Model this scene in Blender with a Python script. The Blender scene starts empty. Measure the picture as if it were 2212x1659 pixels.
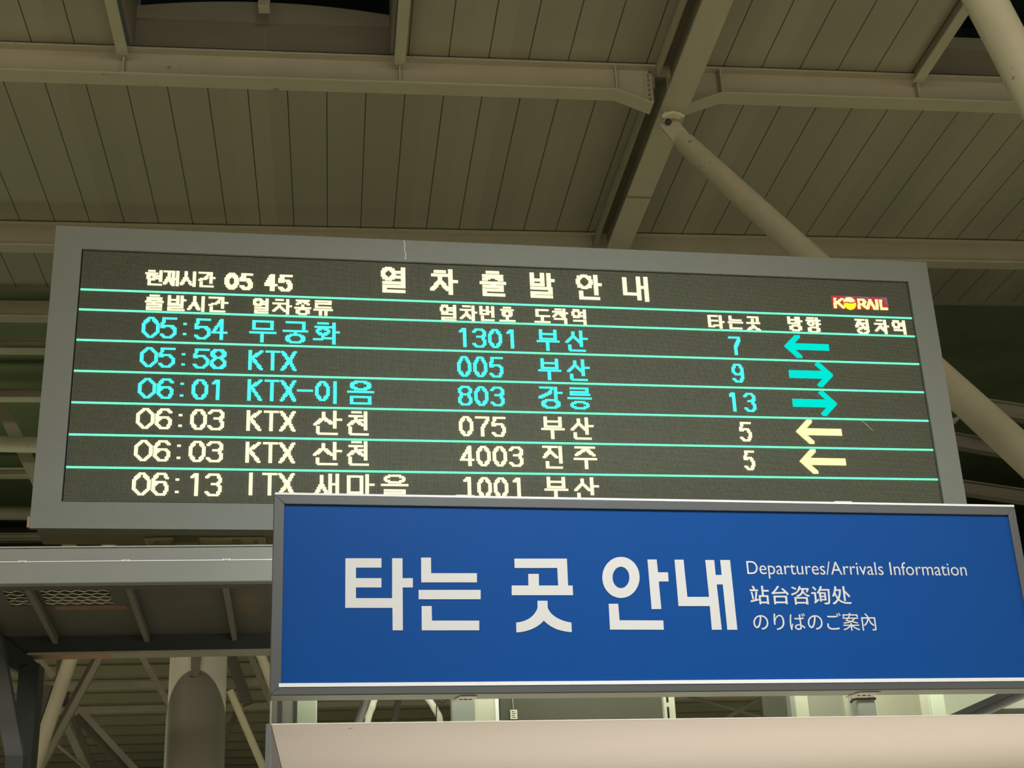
import bpy, bmesh, math, random
from mathutils import Vector, Matrix
random.seed(7)
S = bpy.context.scene
C = S.collection

# ------------------------------------------------------------------ camera
W, H, FPX = 2212.0, 1659.0, 3062.0
YAW, PITCH, ROLL = math.radians(7.7126), math.radians(21.985), math.radians(-2.546)
EYE = Vector((0, 0, 1.6))
_f = Vector((math.sin(YAW)*math.cos(PITCH), math.cos(YAW)*math.cos(PITCH), math.sin(PITCH)))
_r = Vector((math.cos(YAW), -math.sin(YAW), 0))
_u = _r.cross(_f)
RR = math.cos(ROLL)*_r + math.sin(ROLL)*_u
UU = -math.sin(ROLL)*_r + math.cos(ROLL)*_u
cam = bpy.data.cameras.new('camera')
cam.sensor_width = 36.0
cam.sensor_fit = 'HORIZONTAL'
cam.lens = FPX/W*36.0
cam.clip_end = 300
co = bpy.data.objects.new('camera', cam)
C.objects.link(co)
co.matrix_world = Matrix(((RR.x, UU.x, -_f.x, EYE.x), (RR.y, UU.y, -_f.y, EYE.y), (RR.z, UU.z, -_f.z, EYE.z), (0, 0, 0, 1)))
S.camera = co

# ------------------------------------------------------------------ world, lights, exposure
S.view_settings.view_transform = 'Standard'
S.view_settings.look = 'None'
S.view_settings.gamma = 1.0
S.view_settings.use_curve_mapping = False
S.view_settings.exposure = 0.0
S.cycles.use_denoising = True
wd = bpy.data.worlds.new('night')
S.world = wd
wd.use_nodes = True
wd.node_tree.nodes['Background'].inputs[0].default_value = (0.020, 0.022, 0.018, 1)
wd.node_tree.nodes['Background'].inputs[1].default_value = 1.0

def area(name, loc, target, sx, sy, power, col, spread=180):
    l = bpy.data.lights.new(name, 'AREA')
    l.shape = 'RECTANGLE'
    l.size, l.size_y, l.energy, l.color = sx, sy, power, col
    l.spread = math.radians(spread)
    o = bpy.data.objects.new(name, l)
    C.objects.link(o)
    o.location = loc
    o.rotation_euler = (Vector(target)-Vector(loc)).to_track_quat('-Z', 'Y').to_euler()
    return o
WARM = (1.0, 0.93, 0.73)
# hall lamps hung high behind the viewer
area('hall_lamp', (-5.0, -5.0, 8.6), (0.5, 5.0, 1.0), 2.4, 2.4, 180, WARM)
area('hall_lamp', (2.0, -6.0, 8.6), (1.0, 5.0, 2.0), 2.4, 2.4, 200, WARM)
area('hall_lamp', (9.0, -5.0, 8.6), (2.0, 5.0, 1.0), 2.4, 2.4, 180, WARM)
# unseen lamp added in front of the kiosk to brighten the blue sign
area('sign_fill_light', (1.4, 1.6, 6.6), (1.3, 5.0, 2.7), 1.6, 0.4, 44, (0.92, 0.97, 1.0), 75)
# unseen lamps added to wash the floor, which lights the roof from below
area('floor_bounce_light', (-7.0, 3.0, 4.0), (-7.0, 3.0, 0), 4, 1.2, 420, WARM)
area('floor_bounce_light', (9.0, 3.0, 4.0), (9.0, 3.0, 0), 4, 1.2, 420, WARM)
area('floor_bounce_light', (9.0, 15.0, 4.0), (9.0, 15.0, 0), 4, 1.2, 360, (0.88, 1.0, 0.62))  # far pair greenish, to tint the ceiling panels
area('floor_bounce_light', (-7.0, 15.0, 4.0), (-7.0, 15.0, 0), 4, 1.2, 360, (0.88, 1.0, 0.62))
area('deck_fill_light', (-6.0, 21.0, 5.4), (-6.0, 21.0, 9.0), 5, 2, 42, (0.93, 1.0, 0.66))  # unseen uplights added above the platform roof to brighten the dark deck
area('deck_fill_light', (11.0, 21.0, 5.4), (11.0, 21.0, 9.0), 5, 2, 10, (0.93, 1.0, 0.66))
# added fill light under the kiosk top, and a tube behind the blue sign
area('soffit_fill_light', (1.9, 5.75, 0.9), (1.9, 5.75, 3.0), 4.4, 1.3, 33, (1.0, 0.97, 0.92))
area('sign_back_tube', (1.26, 5.235, 2.78), (1.1927, 6.235, 2.60), 2.8, 0.03, 12.0, (0.90, 1.0, 0.78))

# ------------------------------------------------------------------ pixel rays used for laying out
def ray(px, py):
    return RR*((px-W/2)/FPX) - UU*((py-H/2)/FPX) + _f
def P_y(px, py, y):
    d = ray(px, py)
    return EYE + d*(y/d.y)
def P_z(px, py, z):
    d = ray(px, py)
    return EYE + d*((z-EYE.z)/d.z)
def P_x(px, py, x):
    d = ray(px, py)
    return EYE + d*(x/d.x)
def P_d(px, py, dep):
    return EYE + ray(px, py)*dep

# ------------------------------------------------------------------ materials
def mat(name, col, rough=0.6, metal=0.0, var=0.12, scale=6.0, spots=None, bump=0.0, emit=None, estr=0.0, spec=0.3):
    m = bpy.data.materials.new(name)
    m.use_nodes = True
    nt = m.node_tree
    b = nt.nodes['Principled BSDF']
    b.inputs['Roughness'].default_value = rough
    b.inputs['Metallic'].default_value = metal
    b.inputs['Specular IOR Level'].default_value = spec
    tc = nt.nodes.new('ShaderNodeTexCoord')
    n = nt.nodes.new('ShaderNodeTexNoise')
    n.inputs['Scale'].default_value = scale
    n.inputs['Detail'].default_value = 5
    nt.links.new(tc.outputs['Object'], n.inputs['Vector'])
    r = nt.nodes.new('ShaderNodeMix')
    r.data_type = 'RGBA'
    r.inputs[6].default_value = (*[c*(1-var) for c in col], 1)
    r.inputs[7].default_value = (*[min(1, c*(1+var)) for c in col], 1)
    nt.links.new(n.outputs['Fac'], r.inputs[0])
    out = r.outputs[2]
    if spots:
        scol, thr, sc = spots
        n2 = nt.nodes.new('ShaderNodeTexNoise')
        n2.inputs['Scale'].default_value = sc
        n2.inputs['Detail'].default_value = 3
        nt.links.new(tc.outputs['Object'], n2.inputs['Vector'])
        cr = nt.nodes.new('ShaderNodeMapRange')
        cr.inputs[1].default_value = thr
        cr.inputs[2].default_value = thr+0.03
        nt.links.new(n2.outputs['Fac'], cr.inputs[0])
        r2 = nt.nodes.new('ShaderNodeMix')
        r2.data_type = 'RGBA'
        r2.inputs[7].default_value = (*scol, 1)
        nt.links.new(cr.outputs[0], r2.inputs[0])
        nt.links.new(out, r2.inputs[6])
        out = r2.outputs[2]
    nt.links.new(out, b.inputs['Base Color'])
    if bump:
        bp = nt.nodes.new('ShaderNodeBump')
        bp.inputs['Strength'].default_value = bump
        bp.inputs['Distance'].default_value = 0.01
        nt.links.new(n.outputs['Fac'], bp.inputs['Height'])
        nt.links.new(bp.outputs[0], b.inputs['Normal'])
    if emit:
        b.inputs['Emission Color'].default_value = (*emit, 1)
        b.inputs['Emission Strength'].default_value = estr
    return m

def lamp_mat(name, col, strength):
    m = bpy.data.materials.new(name)
    m.use_nodes = True
    nt = m.node_tree
    nt.nodes.clear()
    e = nt.nodes.new('ShaderNodeEmission')
    e.inputs[0].default_value = (*col, 1)
    e.inputs[1].default_value = strength
    o = nt.nodes.new('ShaderNodeOutputMaterial')
    nt.links.new(e.outputs[0], o.inputs[0])
    return m

RUST = (0.10, 0.07, 0.04)
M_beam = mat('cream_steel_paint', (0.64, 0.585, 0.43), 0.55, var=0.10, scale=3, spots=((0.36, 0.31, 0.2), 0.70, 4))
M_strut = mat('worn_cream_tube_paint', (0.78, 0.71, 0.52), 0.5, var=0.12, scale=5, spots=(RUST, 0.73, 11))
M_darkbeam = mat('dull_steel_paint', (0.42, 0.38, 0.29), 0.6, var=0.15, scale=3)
M_upstand = mat('skylight_upstand_paint', (0.44, 0.40, 0.31), 0.7, var=0.06, scale=2)
M_upstand2 = mat('skylight_curb_paint', (0.36, 0.32, 0.24), 0.7, var=0.06, scale=2)
M_glass = mat('night_glass', (0.02, 0.035, 0.03), 0.35, var=0.3, scale=3)
M_deck = mat('dark_green_deck', (0.23, 0.27, 0.14), 0.7, var=0.35, scale=1.2)
M_farroof = mat('far_corrugated_roof', (0.12, 0.105, 0.075), 0.6, var=0.2, scale=2)
M_floor = mat('platform_floor', (0.42, 0.39, 0.34), 0.6, var=0.1, scale=2)
M_housing = mat('grey_powder_coat', (0.30, 0.32, 0.29), 0.55, var=0.05, scale=14)
M_under = mat('olive_underside', (0.30, 0.265, 0.16), 0.6, var=0.2, scale=8)
M_plate = mat('stained_plate', (0.62, 0.55, 0.32), 0.5, var=0.3, scale=9, spots=((0.5, 0.45, 0.3), 0.68, 12))
M_alu = mat('satin_aluminium', (0.42, 0.43, 0.42), 0.4, metal=0.35, var=0.05, scale=10)
M_aludark = mat('grey_anodised_frame', (0.125, 0.132, 0.135), 0.4, metal=0.3, var=0.05, scale=10)
M_white = mat('white_edge_trim', (0.93, 0.93, 0.93), 0.4, var=0.01)
M_blue = mat('blue_sign_face', (0.006, 0.074, 0.31), 0.4, var=0.04, scale=3, spec=0.12)
M_letter = mat('pale_grey_vinyl', (0.74, 0.73, 0.72), 0.45, var=0.01)
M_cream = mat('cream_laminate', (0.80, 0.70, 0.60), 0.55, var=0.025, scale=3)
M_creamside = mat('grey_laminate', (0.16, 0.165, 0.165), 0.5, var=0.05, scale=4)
M_fascia = mat('light_grey_metal', (0.285, 0.295, 0.28), 0.42, metal=0.2, var=0.07, scale=5)
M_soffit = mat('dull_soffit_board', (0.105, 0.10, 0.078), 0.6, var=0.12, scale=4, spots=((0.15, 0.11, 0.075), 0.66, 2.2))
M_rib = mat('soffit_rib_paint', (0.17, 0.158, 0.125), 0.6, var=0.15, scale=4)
M_charcoal = mat('dark_blue_grey_steel', (0.048, 0.051, 0.052), 0.5, var=0.15, scale=5)
M_column = mat('column_cream_paint', (0.80, 0.76, 0.60), 0.5, var=0.08, scale=3, spots=(RUST, 0.735, 17))  # light on the column top is put into this paler colour
M_shadegrey = mat('column_shade_grey', (0.22, 0.20, 0.15), 0.5, var=0.12, scale=3, spots=(RUST, 0.745, 14))  # darker column colour for its shaded part, also used on the gusset
M_mesh = mat('expanded_metal', (0.92, 0.86, 0.68), 0.4, metal=0.0, var=0.1, scale=20)
M_greenwhite = mat('pale_green_white_paint', (0.72, 0.76, 0.62), 0.5, var=0.02)
M_greypost = mat('grey_profile', (0.36, 0.36, 0.34), 0.45, metal=0.2, var=0.06, scale=10)
M_panel = mat('grey_beige_panel', (0.40, 0.38, 0.32), 0.6, var=0.08, scale=6)
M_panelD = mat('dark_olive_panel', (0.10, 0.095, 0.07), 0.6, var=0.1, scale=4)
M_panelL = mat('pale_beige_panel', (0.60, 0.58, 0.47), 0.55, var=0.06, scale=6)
M_wrap = mat('white_pipe_lagging', (0.62, 0.58, 0.50), 0.8, var=0.25, scale=30, bump=0.8)
M_black = mat('black_rubber', (0.015, 0.015, 0.014), 0.5, var=0.1)
M_paperwhite = mat('white_tag', (0.75, 0.73, 0.66), 0.6, var=0.02)
M_salmon = mat('salmon_tab_and_reflection', (0.52, 0.30, 0.21), 0.6, var=0.2, scale=5)

# ceiling panels with narrow seams along Y
Z_BEAM = 9.50
Z_CEIL = 9.83
sx_mid, sx_right = P_z(706, 205, Z_CEIL).x, P_z(1989, 247, Z_CEIL).x
SEAM = (sx_right-sx_mid)/16.0
def ceiling_mat():
    m = mat('ceiling_panels', (0.465, 0.432, 0.322), 0.6, var=0.05, scale=0.8)
    nt = m.node_tree
    b = nt.nodes['Principled BSDF']
    g = nt.nodes.new('ShaderNodeNewGeometry')
    sp = nt.nodes.new('ShaderNodeSeparateXYZ')
    nt.links.new(g.outputs['Position'], sp.inputs[0])
    a = nt.nodes.new('ShaderNodeMath'); a.operation = 'SUBTRACT'; a.inputs[1].default_value = sx_mid - 40*SEAM + SEAM*0.5
    nt.links.new(sp.outputs[0], a.inputs[0])
    d = nt.nodes.new('ShaderNodeMath'); d.operation = 'DIVIDE'; d.inputs[1].default_value = SEAM
    nt.links.new(a.outputs[0], d.inputs[0])
    fr = nt.nodes.new('ShaderNodeMath'); fr.operation = 'FRACT'
    nt.links.new(d.outputs[0], fr.inputs[0])
    s5 = nt.nodes.new('ShaderNodeMath'); s5.operation = 'SUBTRACT'; s5.inputs[1].default_value = 0.5
    nt.links.new(fr.outputs[0], s5.inputs[0])
    ab = nt.nodes.new('ShaderNodeMath'); ab.operation = 'ABSOLUTE'
    nt.links.new(s5.outputs[0], ab.inputs[0])
    mr = nt.nodes.new('ShaderNodeMapRange')
    mr.inputs[1].default_value = 0.010; mr.inputs[2].default_value = 0.017
    nt.links.new(ab.outputs[0], mr.inputs[0])
    old = b.inputs['Base Color'].links[0].from_socket
    # each plank a slightly different shade
    fl = nt.nodes.new('ShaderNodeMath'); fl.operation = 'FLOOR'
    nt.links.new(d.outputs[0], fl.inputs[0])
    wn = nt.nodes.new('ShaderNodeTexWhiteNoise'); wn.noise_dimensions = '1D'
    nt.links.new(fl.outputs[0], wn.inputs['W'])
    mv = nt.nodes.new('ShaderNodeMapRange'); mv.inputs[3].default_value = 0.93; mv.inputs[4].default_value = 1.07
    nt.links.new(wn.outputs['Value'], mv.inputs[0])
    vm = nt.nodes.new('ShaderNodeVectorMath'); vm.operation = 'SCALE'
    nt.links.new(old, vm.inputs[0]); nt.links.new(mv.outputs[0], vm.inputs['Scale'])
    mx = nt.nodes.new('ShaderNodeMix'); mx.data_type = 'RGBA'
    mx.inputs[6].default_value = (0.09, 0.075, 0.05, 1)
    nt.links.new(mr.outputs[0], mx.inputs[0]); nt.links.new(vm.outputs[0], mx.inputs[7])
    nt.links.new(mx.outputs[2], b.inputs['Base Color'])
    return m
M_ceil = ceiling_mat()

# ------------------------------------------------------------------ mesh builder
class MB:
    def __init__(s):
        s.v, s.f = [], []
    def add(s, vs, fs):
        k = len(s.v)
        s.v += [Vector(v) for v in vs]
        s.f += [[i+k for i in f] for f in fs]
        return s
    def para(s, o, a, b, c):
        o, a, b, c = map(Vector, (o, a, b, c))
        vs = [o, o+a, o+a+b, o+b, o+c, o+a+c, o+a+b+c, o+b+c]
        return s.add(vs, [(0, 3, 2, 1), (4, 5, 6, 7), (0, 1, 5, 4), (1, 2, 6, 5), (2, 3, 7, 6), (3, 0, 4, 7)])
    def box(s, x0, x1, y0, y1, z0, z1):
        return s.para((x0, y0, z0), (x1-x0, 0, 0), (0, y1-y0, 0), (0, 0, z1-z0))
    def bar(s, p, q, w, h, up=(0, 0, 1)):
        p, q, up = Vector(p), Vector(q), Vector(up)
        d = (q-p).normalized()
        a = d.cross(up).normalized()
        b = a.cross(d).normalized()
        return s.para(p-a*w/2-b*h/2, q-p, a*w, b*h)
    def tube(s, p, q, r0, r1=None, n=32, cap=True):
        return s.path([Vector(p), Vector(q)], [r0, r0 if r1 is None else r1], n, cap)
    def path(s, pts, rs, n=16, cap=True):
        pts = [Vector(p) for p in pts]
        if not isinstance(rs, (list, tuple)):
            rs = [rs]*len(pts)
        rings = []
        prev = None
        for i, p in enumerate(pts):
            d = (pts[min(i+1, len(pts)-1)]-pts[max(i-1, 0)]).normalized()
            if prev is None:
                ref = Vector((0, 0, 1)) if abs(d.z) < 0.9 else Vector((1, 0, 0))
                a = d.cross(ref).normalized()
            else:
                a = (prev-d*prev.dot(d)).normalized()
            prev = a
            b = d.cross(a)
            rings.append([p+(a*math.cos(2*math.pi*k/n)+b*math.sin(2*math.pi*k/n))*rs[i] for k in range(n)])
        vs = [v for r in rings for v in r]
        fs = []
        for i in range(len(pts)-1):
            for k in range(n):
                fs.append((i*n+k, i*n+(k+1) % n, (i+1)*n+(k+1) % n, (i+1)*n+k))
        if cap:
            fs.append(tuple(range(n-1, -1, -1)))
            fs.append(tuple((len(pts)-1)*n+k for k in range(n)))
        return s.add(vs, fs)
    def prism(s, pts, ext):
        pts = [Vector(p) for p in pts]
        ext = Vector(ext)
        n = len(pts)
        fs = [tuple(range(n)), tuple(range(2*n-1, n-1, -1))]
        fs += [(i, i+n, (i+1) % n+n, (i+1) % n) for i in range(n)]
        return s.add(pts+[p+ext for p in pts], fs)
    def base(s):
        xs = [v.x for v in s.v]; ys = [v.y for v in s.v]; zs = [v.z for v in s.v]
        return Vector(((min(xs)+max(xs))/2, (min(ys)+max(ys))/2, min(zs)))

def obj(name, mb, m, parent=None, bevel=0.0, sharp=35, recalc=True):
    if parent is None:
        org = mb.base()
    else:
        org = Vector(parent['_o'])
    me = bpy.data.meshes.new(name)
    me.from_pydata([tuple(v-org) for v in mb.v], [], mb.f)
    if recalc:
        bm = bmesh.new()
        bm.from_mesh(me)
        bmesh.ops.recalc_face_normals(bm, faces=bm.faces)
        bm.to_mesh(me)
        bm.free()
    me.materials.append(m)
    me.polygons.foreach_set('use_smooth', [True]*len(me.polygons))
    me.set_sharp_from_angle(angle=math.radians(sharp))
    me.update()
    o = bpy.data.objects.new(name, me)
    C.objects.link(o)
    if parent is None:
        o.location = org
    else:
        o.parent = parent
    o['_o'] = tuple(org)
    if bevel:
        bv = o.modifiers.new('bevel', 'BEVEL')
        bv.width = bevel
        bv.segments = 2
        bv.limit_method = 'ANGLE'
    return o
def tag(o, label, cat, group=None, kind=None):
    o['label'] = label
    if cat:
        o['category'] = cat
    if group:
        o['group'] = group
    if kind:
        o['kind'] = kind
    return o
def thing(name, label, cat, loc, group=None):
    o = bpy.data.objects.new(name, None)
    C.objects.link(o)
    o.location = loc
    o.empty_display_size = 0.1
    o['_o'] = tuple(loc)
    return tag(o, label, cat, group)
def struct(name, mb, m):
    o = obj(name, mb, m)
    o['kind'] = 'structure'
    return o

# ================================================================== the setting
struct('floor', MB().box(-30, 34, -14, 46, -0.1, 0.0), M_floor)
# roof beams along X: first one nearest
XL, XR = -16.0, 22.0
Y1F = P_z(0, 150, Z_BEAM).y
Y1R = P_z(0, 176, Z_BEAM).y
Y1 = (Y1F+Y1R)/2
FW = Y1R-Y1F
WEBH = 0.27
Y2R = P_z(0, 545, Z_BEAM).y
Y2 = Y2R-FW/2
GX0, GX1 = P_z(1441, 200, 9.33).x, P_z(1502, 200, 9.33).x   # girder flange edges
GXC = (GX0+GX1)/2
# ribs on the near side of the first beam
RIB_L = P_z(262, 100, Z_BEAM+0.22).x
RIB_M = P_z(864, 125, Z_BEAM+0.22).x
RIB_R = P_z(1993, 158, Z_BEAM+0.22).x
YN = 3.0
tc = 0.06
cl = MB()
cl.box(XL, RIB_L, YN, Y1, Z_CEIL, Z_CEIL+tc)
cl.box(RIB_M, RIB_R, YN, Y1, Z_CEIL, Z_CEIL+tc)
Y2E = P_z(2120, 650, Z_CEIL).y
cl.box(XL, XR, Y1, Y2E, Z_CEIL, Z_CEIL+tc)
struct('ceiling', cl, M_ceil)
# edge trim of the panelled part and the darker deck further back
struct('trim_1', MB().box(XL, XR, Y2E, Y2E+0.05, Z_CEIL-0.05, Z_CEIL+tc), M_darkbeam)
dk = MB().box(XL-6, XR+6, Y2E+0.05, 40, Z_CEIL+0.25, Z_CEIL+0.35)
dk.box(XL-6, XR+6, 40, 40.2, 0, Z_CEIL+0.35)
struct('ceiling', dk, M_deck)

def ibeam(name, label, y, mtl, x0=XL, x1=XR, haunch=False, zb=Z_BEAM, webh=WEBH, fw=None, group=None, stiff=()):
    fw = fw or FW
    t = thing(name, label, 'beam', (x0, y, zb), group)
    tf = 0.022
    if not haunch:
        obj('bottom_flange', MB().box(x0, x1, y-fw/2, y+fw/2, zb, zb+tf), mtl, t, bevel=0.004)
        obj('web', MB().box(x0, x1, y-0.012, y+0.012, zb+tf, zb+tf+webh), mtl, t)
    obj('top_flange', MB().box(x0, x1, y-fw/2, y+fw/2, zb+tf+webh, zb+2*tf+webh), mtl, t, bevel=0.004)
    for x in stiff:
        obj('stiffener', MB().box(x-0.008, x+0.008, y-fw/2+0.012, y+fw/2-0.012, zb+tf+0.001, zb+tf+webh-0.001), mtl, t)
    return t

# first beam, with haunches that drop to the girder
GZ = 9.33
b1 = ibeam('roof_beam', 'cream steel roof beam nearest the viewer, with haunches dropping to a girder crossing', Y1, M_beam, haunch=True,
           stiff=[P_z(262, 150, Z_BEAM).x, P_z(864, 180, Z_BEAM).x, P_z(1990, 215, Z_BEAM).x])
hl0, hl1 = P_z(1330, 205, Z_BEAM).x, P_z(1405, 240, GZ+0.03).x
hr1, hr0 = P_z(1480, 243, GZ+0.03).x, P_z(1557, 213, Z_BEAM).x
tf = 0.022
for nm, pts in (('bottom_flange', [(XL, Z_BEAM), (hl0, Z_BEAM), (hl1, GZ+0.02)]), ('bottom_flange', [(XR, Z_BEAM), (hr0, Z_BEAM), (hr1, GZ+0.02)])):
    sgn = 1 if pts[0][0] < 0 else -1
    prof = [(x, z) for x, z in pts] + [(x, z+tf) for x, z in reversed(pts)]
    obj(nm, MB().prism([(x, Y1-FW/2, z) for x, z in prof], (0, FW, 0)), M_beam, b1, bevel=0.003)
    wz = Z_BEAM+tf+WEBH
    prof = [(x, z+tf) for x, z in pts] + [(pts[-1][0], wz), (pts[0][0], wz)]
    obj('web', MB().prism([(x, Y1-0.012, z) for x, z in prof], (0, 0.024, 0)), M_beam, b1)
for x in (hl0, hr0):
    obj('stiffener', MB().box(x-0.009, x+0.009, Y1-FW/2+0.01, Y1+FW/2-0.01, Z_BEAM+tf+0.001, Z_BEAM+tf+WEBH-0.001), M_beam, b1)
# bolted end plate beside the girder on the first beam
bx0, bx1 = P_y(1393, 200, Y1-0.02).x, P_y(1411, 200, Y1-0.02).x
bz1, bz0 = P_y(1400, 160, Y1-0.02).z, P_y(1405, 222, Y1-0.02).z
sp = obj('splice_plate', MB().box(bx0, bx1, Y1-0.030, Y1-0.0125, bz0, bz1), M_beam, b1, bevel=0.003)
for k in range(6):
    z = bz1-(k+0.5)*(bz1-bz0)/6
    obj('bolt', MB().tube(((bx0+bx1)/2, Y1-0.052, z), ((bx0+bx1)/2, Y1-0.031, z), 0.014, n=6), M_darkbeam, sp)

ibeam('roof_beam', 'cream steel roof beam passing just behind the top edge of the LED board', Y2, M_beam, stiff=[P_z(1290, 520, Z_BEAM).x])
# darker beams further back in the roof, seen in the strip left of the board
far_rows = [(690, 'upper of two close cream beams in the strip left of the LED board'),
            (760, 'lower of two close cream beams in the strip left of the LED board'),
            (864, 'dull beam above the diagonal brace left of the LED board'),
            (1031, 'dull beam under the horizontal tube left of the LED board'),
            (1170, 'lowest dull beam left of the LED board, just above the grey canopy fascia')]
for i, (py, lab) in enumerate(far_rows):
    y = P_z(40, py, Z_BEAM).y
    hh = (0.18, 0.12, 0.12, 0.10, 0.11)[i]
    ibeam('roof_beam', lab, y, M_beam, x0=XL, x1=-0.5, webh=hh, fw=0.2, group='far roof beams left of the board')

# the deep girder along Y that crosses both beams
g = thing('roof_girder', 'wide cream girder running front to back, crossing the haunched beam', 'girder', (GXC, Y1, GZ))
gy0, gy1 = 3.0, P_z(1330, 545, GZ).y + 0.6
ysp = P_z(1374, 427, GZ).y
obj('bottom_flange', MB().box(GX0, GX1, gy0, ysp-0.03, GZ, GZ+0.025), M_beam, g, bevel=0.004)
obj('bottom_flange', MB().box(GX0, GX1, ysp+0.03, gy1, GZ, GZ+0.025), M_beam, g, bevel=0.004)
obj('splice_plate', MB().box(GX0+0.01, GX1-0.01, ysp-0.12, ysp+0.12, GZ+0.026, GZ+0.04), M_darkbeam, g)
for ya, yb in ((gy0, Y1-0.09), (Y1+0.09, Y2-0.09)):
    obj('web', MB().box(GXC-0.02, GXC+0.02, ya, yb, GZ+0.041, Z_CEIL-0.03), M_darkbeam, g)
for ya, yb in ((gy0, Y1-0.09), (Y1+0.09, Y2-0.09)):
    obj('top_flange', MB().box(GX0-0.03, GX1+0.03, ya, yb, Z_CEIL-0.03, Z_CEIL-0.002), M_darkbeam, g)
    obj('side_plate', MB().box(GX0-0.02, GX0+0.0, ya, yb, Z_CEIL-0.16, Z_CEIL-0.031), M_beam, g)

# secondary ribs between the first beam and the viewer
def rib(label, x):
    t = thing('roof_rib', label, 'beam', (x, Y1, Z_BEAM+0.2), 'ribs butting against the first roof beam')
    z0 = Z_BEAM+0.2
    ye = Y1-FW/2-0.005
    obj('flange', MB().box(x-0.055, x+0.055, YN, ye, z0, z0+0.02), M_beam, t, bevel=0.003)
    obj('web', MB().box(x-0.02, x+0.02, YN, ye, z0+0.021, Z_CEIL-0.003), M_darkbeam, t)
rib('cream roof rib at the left edge of the arched skylight', RIB_L)
rib('cream roof rib at the right edge of the arched skylight', RIB_M)
rib('cream roof rib partly behind the tube in the top right corner', RIB_R)

# skylights: curb wall on the first beam, lighter upstand above it and night glass
def skylight(num, label, x0, x1, arch, seam_x=None):
    yb = Y1+0.0
    t = thing('window_%d' % num, label, 'skylight', ((x0+x1)/2, yb, Z_CEIL))
    t['kind'] = 'structure'
    z0, z1, z2 = Z_CEIL-0.02, Z_CEIL+0.36, Z_CEIL+0.56
    obj('curb', MB().box(x0, x1, yb, yb+0.05, z0, z1), M_upstand2, t)
    n = 24
    low = [(x0+(x1-x0)*k/n, yb-0.03, z1+0.002) for k in range(n+1)]
    top = []
    for k in range(n, -1, -1):
        u = k/n
        top.append((x0+(x1-x0)*u, yb-0.03, z2-0.06+arch*(1-(2*u-1)**2)))
    obj('upstand', MB().prism(low+top, (0, 0.06, 0)), M_upstand, t)
    gl = MB()
    zt = z2+arch+0.35
    gl.box(x0, x1, YN, yb+0.4, zt, zt+0.03)
    gl.box(x0, x1, yb+0.35, yb+0.4, z1, zt-0.002)
    obj('pane', gl, M_glass, t)
    for x in ((x0+0.0, x0+0.03), (x1-0.03, x1)):
        obj('side_curb', MB().box(x[0], x[1], YN, yb-0.04, z0+0.02, zt-0.002), M_upstand2, t)
    if seam_x:
        obj('hanger', MB().box(seam_x-0.055, seam_x+0.055, yb-0.36, yb-0.24, Z_CEIL+0.31, zt-0.01), M_beam, t, bevel=0.004)
        obj('joint_cover', MB().box(seam_x-0.006, seam_x+0.006, yb-0.004, yb-0.0005, z0, z1), M_darkbeam, t)
skylight(1, 'arched skylight between two ribs at the top left, dark glass above', RIB_L+0.06, RIB_M-0.06, 0.10, P_z(570, 70, Z_CEIL+0.1).x)
skylight(2, 'small patch of skylight behind the tube in the top right corner', RIB_R+0.06, RIB_R+4.0, 0.0)

# ================================================================== tubular struts
node = P_d(1442, 266, (P_z(1442, 250, GZ)-EYE).dot(_f)-0.12)
nd = (node-EYE).dot(_f)
st0 = P_d(1470, 300, nd-0.05)
st1 = P_d(2205, 975, nd*0.64)
dirv = (st1-st0).normalized()
st2 = st1+dirv*(st1.z/-dirv.z)
t = thing('roof_strut', 'cream tubular strut pinned under the girder and running down behind the LED board', 'strut', st2)
R_T = 0.112
obj('tube', MB().path([st0, st0+dirv*0.16, st1, st2], [0.075, R_T*0.93, R_T, R_T], 40), M_strut, t)
lug = MB()
la = dirv
lb = _f.cross(la).normalized()
ring = []
pc = node
for k in range(20):
    a = math.pi*0.5+math.pi*k/19
    ring.append(pc+(la*math.cos(a)+lb*math.sin(a))*0.085)
ring += [st0+dirv*0.05-lb*0.085, st0+dirv*0.05+lb*0.085]
lug.prism([p-_f*0.02-_f*0.03 for p in ring], _f*0.04)
lg = obj('pin_lug', lug, M_beam, t)
obj('pin', MB().tube(pc-_f*0.075, pc-_f*0.052, 0.033, n=24), M_charcoal, lg)
# pin bracket welded under the girder
br = MB()
gxm = P_z(1448, 250, GZ).x
br.box(gxm-0.10, gxm+0.09, Y1-0.02, Y1+0.04, GZ-0.09, GZ-0.002)
bo = obj('pin_bracket', br, M_beam, t, bevel=0.02)
cut = MB().path([P_d(1430+12*k, 252-9*math.sin(math.pi*k/4), nd-0.16) for k in range(5)], 0.018, 10)
obj('weld_collar', cut, M_strut, bo)

t2a, t2b = P_d(2128, 0, 7.6), P_d(2300, 330, 7.4)
d2 = (t2b-t2a).normalized()
t = thing('roof_strut', 'thick cream tubular strut crossing the top right corner in front of the skylight', 'strut', t2b+d2*(t2b.z/-d2.z))
obj('tube', MB().tube(t2a-d2*1.6, t2b+d2*(t2b.z/-d2.z), 0.107, n=40), M_strut, t)

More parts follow.
